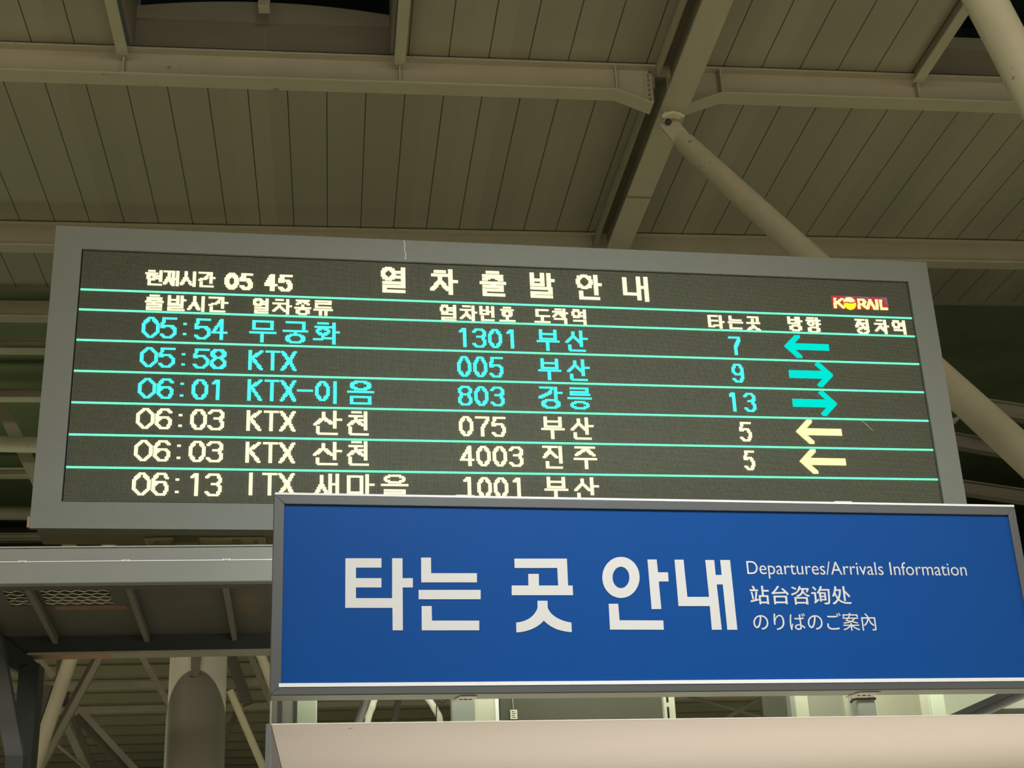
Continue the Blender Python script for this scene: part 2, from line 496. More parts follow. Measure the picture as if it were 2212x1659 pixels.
# strip left of the board: horizontal tube and diagonal brace
ty = P_z(40, 960, 9.0).y
pa, pb = P_y(-1500, 922, ty), P_y(900, 981, ty)
tag(obj('tie_tube', MB().tube(pa, pb, 17.0/FPX*ty*1.08, n=24), M_beam), 'horizontal cream tube left of the LED board', 'tube')
ty2 = P_z(40, 1113, 9.0).y
pa, pb = P_y(-1500, 1088, ty2), P_y(900, 1120, ty2)
tag(obj('tie_tube', MB().tube(pa, pb, 14.0/FPX*ty2*1.08, n=24), M_darkbeam), 'dull horizontal tube left of the LED board, near its bottom corner', 'tube')
yb_ = ty+0.5
pa, pb = P_y(-6, 860, yb_), P_y(92, 1060, yb_)
pe = pa+(pb-pa)*2.4
br_ = thing('roof_brace', 'diagonal brace slanting down behind the horizontal tube left of the board', 'brace', pe)
obj('flange', MB().bar(pa, pe, 0.19, 0.03, (0, 1, 0)), M_beam, br_)
obj('web', MB().bar(pa+Vector((0.07, 0.14, 0.03)), pe+Vector((0.07, 0.14, 0.03)), 0.03, 0.22, (0, 1, 0)), M_darkbeam, br_)

# right of the board: inclined dull beams and gusset
def px_ibeam(name, label, a, b, y, hpx, mtl, cat='beam', group=None):
    pa, pb = P_y(*a, y), P_y(*b, y)
    t = thing(name, label, cat, pa if pa.z < pb.z else pb, group)
    h = hpx/FPX*y*1.08
    obj('web', MB().bar(pa, pb, 0.03, h, (0, 0, 1)), mtl, t)
    up = Vector((0, 0, 1))
    for s_ in (-1, 1):
        off = up*(s_*(h/2+0.012))
        obj('flange', MB().bar(pa+off, pb+off, 0.16, 0.02, (0, 0, 1)), mtl, t)
    return t
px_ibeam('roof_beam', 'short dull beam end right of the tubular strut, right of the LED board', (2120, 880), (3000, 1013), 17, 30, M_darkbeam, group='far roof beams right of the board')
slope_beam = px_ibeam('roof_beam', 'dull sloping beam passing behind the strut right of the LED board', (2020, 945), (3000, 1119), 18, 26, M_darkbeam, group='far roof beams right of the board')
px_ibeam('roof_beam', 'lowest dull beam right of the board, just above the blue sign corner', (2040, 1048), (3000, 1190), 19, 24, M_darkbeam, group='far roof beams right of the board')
gp = [P_y(2030, 916, 17.9), P_y(2083, 893, 17.9), P_y(2062, 916, 17.9), P_y(2030, 946, 17.9)]
obj('gusset_plate', MB().prism(gp, (0, 0.03, 0)), M_beam, slope_beam)

# ================================================================== LED departure board
BYAW = math.radians(2.831)
BD = Vector((math.cos(BYAW), math.sin(BYAW), 0))
BN = Vector((math.sin(BYAW), -math.cos(BYAW), 0))
BO = Vector((-1.3876, 6.5, 0))
def B(t, z, off=0.0):
    return BO+BD*t+BN*off+Vector((0, 0, z))
def bslab(mb, t0, t1, z0, z1, o0, o1):
    return mb.para(B(t0, z0, o0), BD*(t1-t0), BN*(o1-o0), (0, 0, z1-z0))
DT, DZ = 4.392/640, 1.3095/192
def grid(c, r, off):
    return B(0.138+c*DT, 4.9625-r*DZ, off)
BW, BZ0, BZ1 = 4.662, 3.518, 5.091
board = thing('departure_board', 'wide grey LED train departure board with glowing green lines and Korean timetable', 'departure board', B(BW/2, BZ0))
hs = bslab(MB(), 0.012, BW-0.012, BZ0+0.03, BZ1-0.004, -0.32, -0.031)
obj('housing', hs, M_housing, board, bevel=0.006)
bz = MB()
i0, i1, k0, k1 = 0.132, 4.536, 3.647, 4.967
bslab(bz, 0, i0, BZ0, BZ1, -0.03, 0)
bslab(bz, i1, BW, BZ0, BZ1, -0.03, 0)
bslab(bz, i0, i1, BZ0, k0, -0.03, 0)
bslab(bz, i0, i1, k1, BZ1, -0.03, 0)
bezel = obj('bezel', bz, M_housing, board)
obj('bottom_lip', bslab(MB(), 0.03, BW-0.03, BZ0, BZ0+0.026, -0.10, -0.031), M_housing, board)
obj('underside', bslab(MB(), 0.02, BW-0.02, BZ0+0.012, BZ0+0.029, -0.32, -0.101), M_under, board)
obj('gap_gasket', bslab(MB(), i0+0.001, i1-0.001, k0+0.001, k1-0.001, -0.029, -0.020), M_black, board)
obj('side_clip', bslab(MB(), -0.012, -0.001, BZ0+0.004, BZ0+0.055, -0.02, 0.0), M_salmon, board)
# scratches on the bezel and the screen
ck = MB()
zz = [BZ1-0.001, BZ1-0.03, BZ1-0.055, BZ1-0.08, BZ1-0.115]
tt = [1.743, 1.748, 1.745, 1.752, 1.749]
for a in range(4):
    ck.para(B(tt[a], zz[a], 0.0005), BD*0.006, B(tt[a+1], zz[a+1])-B(tt[a], zz[a]), BN*0.0006)
obj('crack', ck, M_letter, bezel)

def screen_mat():
    m = bpy.data.materials.new('led_dot_matrix')
    m.use_nodes = True
    nt = m.node_tree
    b = nt.nodes['Principled BSDF']
    b.inputs['Roughness'].default_value = 0.6
    b.inputs['Specular IOR Level'].default_value = 0.15
    uv = nt.nodes.new('ShaderNodeUVMap'); uv.uv_map = 'dots'
    fr = nt.nodes.new('ShaderNodeVectorMath'); fr.operation = 'FRACTION'
    nt.links.new(uv.outputs[0], fr.inputs[0])
    sb = nt.nodes.new('ShaderNodeVectorMath'); sb.operation = 'SUBTRACT'; sb.inputs[1].default_value = (0.5, 0.5, 0)
    nt.links.new(fr.outputs[0], sb.inputs[0])
    ln = nt.nodes.new('ShaderNodeVectorMath'); ln.operation = 'LENGTH'
    nt.links.new(sb.outputs[0], ln.inputs[0])
    mr = nt.nodes.new('ShaderNodeMapRange')
    mr.inputs[1].default_value = 0.22; mr.inputs[2].default_value = 0.48
    mr.inputs[3].default_value = 1.0; mr.inputs[4].default_value = 0.0
    nt.links.new(ln.outputs['Value'], mr.inputs[0])
    fl = nt.nodes.new('ShaderNodeVectorMath'); fl.operation = 'FLOOR'
    nt.links.new(uv.outputs[0], fl.inputs[0])
    wn = nt.nodes.new('ShaderNodeTexWhiteNoise'); wn.noise_dimensions = '2D'
    nt.links.new(fl.outputs[0], wn.inputs['Vector'])
    hs_ = nt.nodes.new('ShaderNodeMix'); hs_.data_type = 'RGBA'
    hs_.inputs[0].default_value = 0.12
    hs_.inputs[6].default_value = (0.30, 0.315, 0.225, 1)
    nt.links.new(wn.outputs['Color'], hs_.inputs[7])
    mx = nt.nodes.new('ShaderNodeMix'); mx.data_type = 'RGBA'
    mx.inputs[6].default_value = (0.020, 0.022, 0.013, 1)
    nt.links.new(mr.outputs[0], mx.inputs[0])
    nt.links.new(hs_.outputs[2], mx.inputs[7])
    nt.links.new(mx.outputs[2], b.inputs['Base Color'])
    return m
SO = -0.014
scr = obj('screen', bslab(MB(), 0.138, 4.530, 4.9625-1.3095, 4.9625, -0.0195, SO), screen_mat(), board)
uvl = scr.data.uv_layers.new(name='dots')
for lp in scr.data.loops:
    v = scr.data.vertices[lp.vertex_index].co+Vector(board['_o'])
    t = (v-BO).dot(BD)
    uvl.data[lp.index].uv = ((t-0.138)/DT, (4.9625-v.z)/DZ)

# strokes of every character in a unit box (x right, y down); 'o' is an ellipse ring
G = {
 '0': [[(.36,0),(.64,0),(1,.3),(1,.7),(.64,1),(.36,1),(0,.7),(0,.3),(.36,0)]],
 '1': [[(.0,.13),(.6,.02),(.85,0)],[(.85,0),(.85,1)]],
 '3': [[(0,.16),(.25,0),(.75,0),(1,.17),(1,.33),(.75,.46),(.42,.46)],[(.75,.46),(1,.62),(1,.83),(.75,1),(.25,1),(0,.84)]],
 '4': [[(.72,1),(.72,0),(0,.68),(1,.68)]],
 '5': [[(.95,0),(.1,0),(.04,.45),(.3,.37),(.72,.37),(1,.55),(1,.8),(.72,1),(.25,1),(0,.86)]],
 '6': [[(1,.17),(.75,0),(.3,0),(0,.25),(0,.78),(.28,1),(.75,1),(1,.8),(1,.6),(.75,.4),(.28,.4),(0,.55)]],
 '7': [[(0,0),(1,0),(.95,.15),(.55,.55),(.5,1)]],
 '8': [[(.28,0),(.72,0),(.95,.14),(.95,.32),(.72,.46),(.28,.46),(.05,.32),(.05,.14),(.28,0)],[(.28,.46),(.72,.46),(1,.62),(1,.84),(.72,1),(.28,1),(0,.84),(0,.62),(.28,.46)]],
 '9': [[(0,.83),(.25,1),(.7,1),(1,.75),(1,.22),(.72,0),(.25,0),(0,.2),(0,.4),(.25,.6),(.72,.6),(1,.45)]],
 ':': [[(.5,.06),(.5,.08)],[(.5,.92),(.5,.94)]],
 'K': [[(0,0),(0,1)],[(.95,0),(.15,.42)],[(.25,.4),(1,1)]],
 'T': [[(0,0),(1,0)],[(.5,0),(.5,1)]],
 'X': [[(.04,0),(.5,.48),(1,1)],[(.96,0),(.5,.48),(0,1)]],
 'I': [[(.5,0),(.5,1)]],
 '-': [[(0,.5),(1,.5)]],
 '현': [[(.15,0),(.5,0)],[(0,.19),(.66,.19)],('o',.33,.43,.23,.17),[(.96,0),(.96,.74)],[(.68,.34),(.96,.34)],[(.68,.54),(.96,.54)],[(.15,.72),(.15,1),(.95,1)]],
 '재': [[(0,0),(.55,0)],[(.28,0),(.28,.4),(0,.95)],[(.28,.4),(.55,.95)],[(.68,0),(.68,1)],[(.98,0),(.98,1)],[(.68,.5),(.98,.5)]],
 '시': [[(.36,0),(.36,.4),(0,.95)],[(.36,.4),(.74,.95)],[(1,0),(1,1)]],
 '간': [[(.02,.02),(.56,.02),(.5,.32),(0,.58)],[(.79,0),(.79,.76)],[(.79,.36),(1,.36)],[(.12,.74),(.12,1),(.86,1)]],
 '열': [('o',.27,.24,.26,.23),[(.97,0),(.97,.54)],[(.55,.15),(.97,.15)],[(.55,.36),(.97,.36)],[(.08,.62),(.97,.62),(.97,.8),(.08,.8),(.08,1),(1,1)]],
 '차': [[(.16,.03),(.52,.03)],[(.03,.23),(.67,.23)],[(.35,.23),(.35,.46),(0,.82)],[(.35,.46),(.68,.82)],[(.8,0),(.8,1)],[(.8,.45),(1,.45)]],
 '출': [[(.3,0),(.7,0)],[(.1,.15),(.9,.15)],[(.5,.15),(.12,.33)],[(.5,.15),(.88,.33)],[(0,.46),(1,.46)],[(.5,.46),(.5,.62)],[(.12,.63),(.88,.63),(.88,.81),(.12,.81),(.12,1),(.92,1)]],
 '발': [[(.05,0),(.05,.5),(.55,.5),(.55,0)],[(.05,.24),(.55,.24)],[(.8,0),(.8,.56)],[(.8,.28),(1,.28)],[(.08,.65),(.86,.65),(.86,.83),(.08,.83),(.08,1),(.9,1)]],
 '안': [('o',.28,.28,.28,.27),[(.8,0),(.8,.77)],[(.8,.37),(1,.37)],[(.12,.74),(.12,1),(.9,1)]],
 '내': [[(.02,.04),(.02,.76),(.48,.73)],[(.66,.02),(.66,.96)],[(.98,0),(.98,1)],[(.66,.44),(.98,.44)]],
 '종': [[(.08,0),(.92,0)],[(.5,0),(.1,.3)],[(.5,0),(.9,.3)],[(.5,.34),(.5,.5)],[(0,.5),(1,.5)],('o',.5,.82,.36,.18)],
 '류': [[(.1,0),(.88,0),(.88,.2),(.1,.2),(.1,.42),(.94,.42)],[(0,.65),(1,.65)],[(.3,.65),(.3,1)],[(.7,.65),(.7,1)]],
 '번': [[(.03,0),(.03,.55),(.55,.55),(.55,0)],[(.03,.27),(.55,.27)],[(.96,0),(.96,.77)],[(.66,.32),(.96,.32)],[(.12,.74),(.12,1),(.98,1)]],
 '호': [[(.32,0),(.68,0)],[(.1,.18),(.9,.18)],('o',.5,.47,.28,.17),[(.5,.72),(.5,1)],[(0,1),(1,1)]],
 '도': [[(.92,0),(.1,0),(.1,.52),(.95,.52)],[(.5,.52),(.5,1)],[(0,1),(1,1)]],
 '착': [[(.18,0),(.5,0)],[(.03,.16),(.66,.16)],[(.35,.16),(0,.5)],[(.35,.18),(.68,.5)],[(.82,0),(.82,.6)],[(.82,.28),(1,.28)],[(.1,.7),(.86,.7),(.86,1)]],
 '역': [('o',.27,.27,.26,.26),[(.96,0),(.96,.6)],[(.55,.17),(.96,.17)],[(.55,.38),(.96,.38)],[(.1,.72),(.96,.72),(.96,1)]],
 '타': [[(.55,.02),(.03,.02),(.03,.86),(.62,.83)],[(.03,.42),(.52,.42)],[(.8,0),(.8,1)],[(.8,.46),(1,.46)]],
 '는': [[(.1,0),(.1,.28),(.95,.28)],[(0,.52),(1,.52)],[(.1,.7),(.1,1),(.95,1)]],
 '곳': [[(.1,0),(.9,0),(.84,.45)],[(.42,.22),(.42,.47)],[(0,.47),(1,.47)],[(.5,.62),(.5,.76),(.05,1)],[(.5,.76),(.97,1)]],
 '방': [[(.03,0),(.03,.46),(.55,.46),(.55,0)],[(.03,.22),(.55,.22)],[(.82,0),(.82,.56)],[(.82,.26),(1,.26)],('o',.5,.81,.37,.19)],
 '향': [[(.15,0),(.48,0)],[(0,.16),(.64,.16)],('o',.32,.38,.22,.13),[(.82,0),(.82,.57)],[(.82,.18),(1,.18)],[(.82,.38),(1,.38)],('o',.5,.82,.37,.18)],
 '정': [[(.03,.02),(.62,.02)],[(.32,.02),(0,.5)],[(.32,.15),(.62,.5)],[(.96,0),(.96,.56)],[(.66,.27),(.96,.27)],('o',.55,.81,.4,.19)],
 '무': [[(.13,0),(.87,0),(.87,.36),(.13,.36),(.13,0)],[(0,.56),(1,.56)],[(.5,.56),(.5,1)]],
 '궁': [[(.1,0),(.9,0),(.86,.38)],[(0,.42),(1,.42)],[(.5,.42),(.5,.6)],('o',.5,.82,.38,.18)],
 '화': [[(.2,0),(.52,0)],[(.04,.17),(.68,.17)],('o',.36,.4,.24,.14),[(.36,.58),(.36,.76)],[(0,.8),(.72,.78)],[(.84,0),(.84,1)],[(.84,.45),(1,.45)]],
 '음': [('o',.5,.18,.38,.18),[(0,.46),(1,.46)],[(.12,.68),(.88,.68),(.88,1),(.12,1),(.12,.68)]],
 '산': [[(.34,.04),(.34,.28),(0,.56)],[(.34,.28),(.64,.54)],[(.76,0),(.76,.73)],[(.76,.36),(1,.36)],[(.12,.72),(.12,.94),(.18,1),(.86,1)]],
 '천': [[(.22,.02),(.58,.02)],[(.08,.18),(.7,.18)],[(.38,.18),(.38,.36),(0,.57)],[(.38,.36),(.74,.57)],[(.94,0),(.94,.74)],[(.62,.36),(.94,.36)],[(.1,.72),(.1,.95),(.16,1),(1,1)]],
 '새': [[(.28,.04),(.28,.45),(0,.92)],[(.28,.45),(.52,.9)],[(.66,0),(.66,1)],[(.98,0),(.98,1)],[(.66,.45),(.98,.45)]],
 '마': [[(.0,.04),(.52,.04),(.52,.84),(.0,.84),(.0,.04)],[(.78,0),(.78,1)],[(.78,.46),(1,.46)]],
 '을': [('o',.5,.17,.38,.17),[(0,.46),(1,.46)],[(.1,.66),(.88,.66),(.88,.83),(.1,.83),(.1,1),(.9,1)]],
 '부': [[(.12,0),(.12,.42),(.88,.42),(.88,0)],[(.12,.19),(.88,.19)],[(0,.58),(1,.58)],[(.5,.58),(.5,1)]],
 '강': [[(.05,0),(.58,0),(.5,.28),(0,.48)],[(.78,0),(.78,.56)],[(.78,.28),(1,.28)],('o',.48,.8,.37,.19)],
 '릉': [[(.1,0),(.9,0),(.9,.17),(.1,.17),(.1,.34),(.94,.34)],[(0,.52),(1,.52)],('o',.5,.83,.37,.17)],
 '진': [[(0,.02),(.66,.02)],[(.34,.02),(.34,.2),(0,.5)],[(.34,.2),(.68,.48)],[(.95,0),(.95,.73)],[(.12,.72),(.12,.94),(.18,1),(.95,1)]],
 '주': [[(.08,0),(.92,0)],[(.5,0),(.5,.08),(.06,.36)],[(.5,.08),(.94,.36)],[(0,.55),(1,.55)],[(.5,.55),(.5,1)]],
}
def raster(ch, c0, r0, c1, r1, hx=1.0, hy=0.5, cells=None):
    """dots lit by the strokes of one character; uprights are 2*hx dots wide and bars 2*hy dots high"""
    cells = set() if cells is None else cells
    sx = round if round(2*hx) % 2 == 0 else (lambda v: math.floor(v)+.5)
    sy = round if round(2*hy) % 2 == 0 else (lambda v: math.floor(v)+.5)
    x0, x1, y0, y1 = sx(c0+.2+hx), sx(c1-.2-hx), sy(r0+.2+hy), sy(r1-.2-hy)
    segs = []
    for st in G[ch]:
        if st[0] == 'o':
            _, cx, cy, rx, ry = st
            a0, a1 = sx(x0+(x1-x0)*(cx-rx)), sx(x0+(x1-x0)*(cx+rx))
            b0, b1 = sy(y0+(y1-y0)*(cy-ry)), sy(y0+(y1-y0)*(cy+ry))
            pts = [((a0+a1)/2+(a1-a0)/2*math.cos(2*math.pi*k/24), (b0+b1)/2+(b1-b0)/2*math.sin(2*math.pi*k/24)) for k in range(25)]
        else:
            pts = [(sx(x0+(x1-x0)*p[0]), sy(y0+(y1-y0)*p[1])) for p in st]
        segs += list(zip(pts[:-1], pts[1:]))
    for c in range(int(c0)-2, int(c1)+3):
        for r in range(int(r0)-2, int(r1)+3):
            px, py = c+.5, r+.5
            for a, b in segs:
                ax, ay, bx, by = a[0]/hx, a[1]/hy, b[0]/hx, b[1]/hy
                qx, qy = px/hx, py/hy
                dx, dy = bx-ax, by-ay
                L = dx*dx+dy*dy
                u = 0 if L == 0 else max(0, min(1, ((qx-ax)*dx+(qy-ay)*dy)/L))
                ex, ey = qx-ax-u*dx, qy-ay-u*dy
                if max(abs(ex), abs(ey)) <= 0.98:
                    cells.add((c, r))
                    break
    return cells
LED_H = 0.004
def led(cells, m, label, name='led_lettering', grow=0.24, h=LED_H):  # grow fattens the lit dots, putting their bloom into the shape
    mb = MB()
    todo = set(cells)
    while todo:
        c, r = min(todo, key=lambda q: (q[1], q[0]))
        e = c
        while (e+1, r) in todo:
            e += 1
        b = r
        while all((k, b+1) in todo for k in range(c, e+1)) and (c-1, b+1) not in todo and (e+1, b+1) not in todo:
            b += 1
        for rr in range(r, b+1):
            for k in range(c, e+1):
                todo.discard((k, rr))
        p = grid(c-grow, b+1+grow, SO)
        mb.para(p, BD*(e+1-c+2*grow)*DT, BN*h, (0, 0, (b+1-r+2*grow)*DZ))
    o = obj(name, mb, m, scr)
    o['label'] = label
    return o
L_cream = lamp_mat('cream_led_light', (1.0, 0.91, 0.56), 1.35)
L_cyan = lamp_mat('cyan_led_light', (0.07, 0.80, 0.70), 1.4)
L_line = lamp_mat('green_led_light', (0.15, 0.95, 0.52), 1.5)
L_arrow = lamp_mat('turquoise_led_light', (0.0, 0.80, 0.66), 1.05)
L_arrowc = lamp_mat('yellow_led_light', (1.0, 0.86, 0.36), 1.5)
L_red = lamp_mat('red_led_light', (0.62, 0.07, 0.08), 0.75)
L_violet = lamp_mat('violet_led_light', (0.34, 0.16, 0.30), 0.75)
L_yellow = lamp_mat('amber_led_light', (1.0, 0.62, 0.02), 1.6)
L_logo = lamp_mat('pale_yellow_led_light', (1.0, 0.85, 0.25), 1.8)

def word(chars, boxes, m, label, hx=1.0, hy=0.5, grow=0.24):
    cs = set()
    for ch, bx in zip(chars, boxes):
        raster(ch, *bx, hx, hy, cs)
    return led(cs, m, label, grow=0.14 if 'heading' in label or 'current' in label else grow)
# clock line and title
word('현재시간', [(45, 14.2, 56.8, 26), (57.4, 14.2, 69, 26), (69.8, 14.2, 81.4, 26), (82.6, 14.2, 95, 26)], L_cream, 'glowing cream words for the current time')
word('0545', [(102.2, 13.8, 112, 27.3), (112.6, 13.8, 122.3, 27.3), (130.5, 13.8, 140.6, 27.3), (141.2, 13.8, 150.8, 27.3)], L_cream, 'glowing cream clock digits 05 45', 1.5, 0.5, 0.3)
word('열차출발안내', [(216.9, 4, 235.6, 25.2), (253.4, 4, 275.3, 25.2), (292, 3.4, 312.5, 25), (329.4, 4.2, 349.7, 25), (366.9, 4.2, 387, 25), (404.1, 4.1, 424.3, 25.2)], L_cream, 'large glowing cream heading across the top', 1.5, 1.0)
# column headings
word('출발시간', [(45.5, 33.7, 59.2, 46), (61.2, 33.7, 75.6, 46), (76, 33.7, 88.6, 46), (91.2, 33.7, 105.2, 46)], L_cream, 'cream column heading, departure time')
word('열차종류', [(122.3, 33.8, 134.2, 46), (137.2, 33.8, 151, 46), (152.5, 33.8, 165.4, 46), (166.9, 33.8, 180.8, 46)], L_cream, 'cream column heading, train type')
word('열차번호', [(261.2, 34.2, 273.3, 46.7), (275.8, 34.2, 289, 46.7), (290.6, 34.2, 302.2, 46.5), (306, 34.2, 318.2, 46.2)], L_cream, 'cream column heading, train number')
word('도착역', [(332.6, 34.4, 345.2, 46.2), (347.1, 34.2, 359.4, 46.7), (362, 34.2, 373.6, 46.9)], L_cream, 'cream column heading, destination')
word('타는곳', [(470.2, 34.5, 483, 46.6), (486, 34.5, 497.9, 46.6), (500.5, 34.5, 512.5, 46.7)], L_cream, 'cream column heading, platform')
word('방향', [(534.7, 34.1, 547.5, 46.6), (549.4, 34.1, 562.4, 46.8)], L_cream, 'cream column heading, direction')
word('정차역', [(590.5, 34, 602.3, 46.7), (606.4, 34, 619.3, 46.6), (621.5, 34, 633, 46.6)], L_cream, 'cream column heading, stops')
# table rows
D0 = [45.1, 57.6, 69.6, 81.6, 93.6]
def times(txt, top, m):
    bx = []
    for i, ch in enumerate(txt):
        x = D0[i]
        if ch == ':':
            bx.append((x+3.2, top+2.6, x+7.8, top+14.4))
        elif ch == '1':
            bx.append((x+2.2, top, x+7.4, top+15.6))
        else:
            bx.append((x, top, x+11.6, top+15.6))
    word(txt, bx, m, 'glowing departure time '+txt)
def number(txt, x0, top, m, what):
    bx = []
    for i, ch in enumerate(txt):
        x = x0+12*i
        if ch == '1':
            bx.append((x+1.8, top, x+6.8, top+15.6))
        else:
            bx.append((x, top, x+10, top+15.6))
    word(txt, bx, m, 'glowing '+what+' '+txt)
def latin(txt, x0, top, m):
    bx = []
    for i, ch in enumerate(txt):
        x = x0+11.6*i
        bx.append({'K': (x+.2, top, x+10.4, top+15.6), 'T': (x-.3, top, x+11, top+15.6), 'X': (x, top, x+11.2, top+15.6),
                   '-': (x+.2, top+6, x+11, top+8.2), 'I': (x+2.2, top, x+6.2, top+15.6)}[ch])
    return list(zip(txt, bx))
def wordz(pairs, m, label):
    word([p[0] for p in pairs], [p[1] for p in pairs], m, label)
def town(a, b, y, m, name, ax=333.6):
    word(a+b, [(ax, y, ax+17.6, y+17.2), (ax+21.9, y, ax+40, y+17.2)], m, name)
R = [52.1, 76.1, 99.9, 122.6, 146.6, 170.6]
times('05:54', R[0], L_cyan)
word('무궁화', [(121.3, 51.6, 140.2, 68.8), (144.4, 51.6, 163.3, 68.8), (166.4, 51.4, 186, 68.8)], L_cyan, 'glowing cyan train type in the first row')
number('1301', 273.2, R[0]+.5, L_cyan, 'train number'); town('부', '산', 52, L_cyan, 'cyan destination in the first row')
times('05:58', R[1], L_cyan)
wordz(latin('KTX', 121.1, R[1], L_cyan), L_cyan, 'glowing cyan train type in the second row')
number('005', 273.2, R[1]+.1, L_cyan, 'train number'); town('부', '산', 75.5, L_cyan, 'cyan destination in the second row')
times('06:01', R[2]-.6, L_cyan)
wordz(latin('KTX-', 121.1, R[2]-.8, L_cyan)+[('0', (169.2, 98.6, 179.2, 114.4)), ('I', (181.2, 98.3, 185.2, 116.6)), ('음', (191.9, 98.2, 210.8, 116.4))], L_cyan, 'glowing cyan train type in the third row')
number('803', 273.2, R[2]-.2, L_cyan, 'train number'); town('강', '릉', 98.9, L_cyan, 'cyan destination in the third row', 333.2)
times('06:03', R[3]+.2, L_cream)
wordz(latin('KTX', 121.1, R[3], L_cream)+[('산', (168, 121.8, 188, 139.8)), ('천', (191.6, 121.3, 207.6, 139.9))], L_cream, 'glowing cream train type in the fourth row')
number('075', 273.2, R[3]+.7, L_cream, 'train number'); town('부', '산', 122.5, L_cream, 'cream destination in the fourth row')
times('06:03', R[4]+.1, L_cream)
wordz(latin('KTX', 121.1, R[4], L_cream)+[('산', (168, 145.6, 188, 163.4)), ('천', (191.6, 145.2, 207.6, 163.6))], L_cream, 'glowing cream train type in the fifth row')
number('4003', 273.2, R[4]+.3, L_cream, 'train number')
word('진주', [(333.4, 145.8, 349, 163.3), (356.4, 146.2, 374.2, 163.5)], L_cream, 'cream destination in the fifth row')
times('06:13', R[5]+.7, L_cream)
wordz(latin('ITX', 121.1, R[5]-.4, L_cream)+[('새', (168.6, 169.6, 186, 187)), ('마', (191.9, 169.6, 211, 187.2)), ('을', (215.6, 170, 234.8, 187))], L_cream, 'glowing cream train type in the last row')
number('1001', 273.2, R[5]+.3, L_cream, 'train number'); town('부', '산', 169.6, L_cream, 'cream destination in the last row', 334)
# platforms
for txt, x, y, m in (('7', 484.4, 52.8, L_cyan), ('9', 484.6, 76.1, L_cyan), ('5', 486, 123.6, L_cream), ('5', 486.3, 147.1, L_cream)):
    word(txt, [(x, y, x+9.4, y+15.4)], m, 'glowing platform number '+txt)
word('13', [(480.6, 100, 485.4, 115.6), (491.6, 100, 500.8, 115.6)], L_cyan, 'glowing platform number 13')
# arrows (one solid shape of lit dots each)
def arrow(y, right, m, label, x0=530.6, x1=566.8):
    cs = set()
    for c in range(525, 572):
        for r in range(int(y)-12, int(y)+13):
            px, py = c+.5, r+.5
            u = (x1-px) if right else (px-x0)
            v = abs(py-y)
            Lr = x1-x0
            if v < 2.75 and 4 < u < Lr:
                cs.add((c, r))
            if v < 9.8 and 0 <= u-v*1.0 < 4.6 and u+v*0.75 < 19.5:
                cs.add((c, r))
    led(cs, m, label, 'led_arrow', 0.2)
arrow(59.6, False, L_arrow, 'turquoise arrow pointing left in the first row', 530.4, 566.4)
arrow(83.0, True, L_arrow, 'turquoise arrow pointing right in the second row', 530.8, 566.2)
arrow(107.0, True, L_arrow, 'turquoise arrow pointing right in the third row', 530.8, 566.2)
arrow(130.6, False, L_arrowc, 'cream arrow pointing left in the fourth row', 531, 567)
arrow(154.4, False, L_arrowc, 'cream arrow pointing left in the fifth row', 531, 567)
# divider lines
for r in (31, 47, 71, 95, 119, 143, 167):
    mb = MB()
    mb.para(grid(0.3, r+1.15, SO), BD*639.4*DT, BN*LED_H, (0, 0, 1.3*DZ))
    obj('divider_line', mb, L_line, scr)
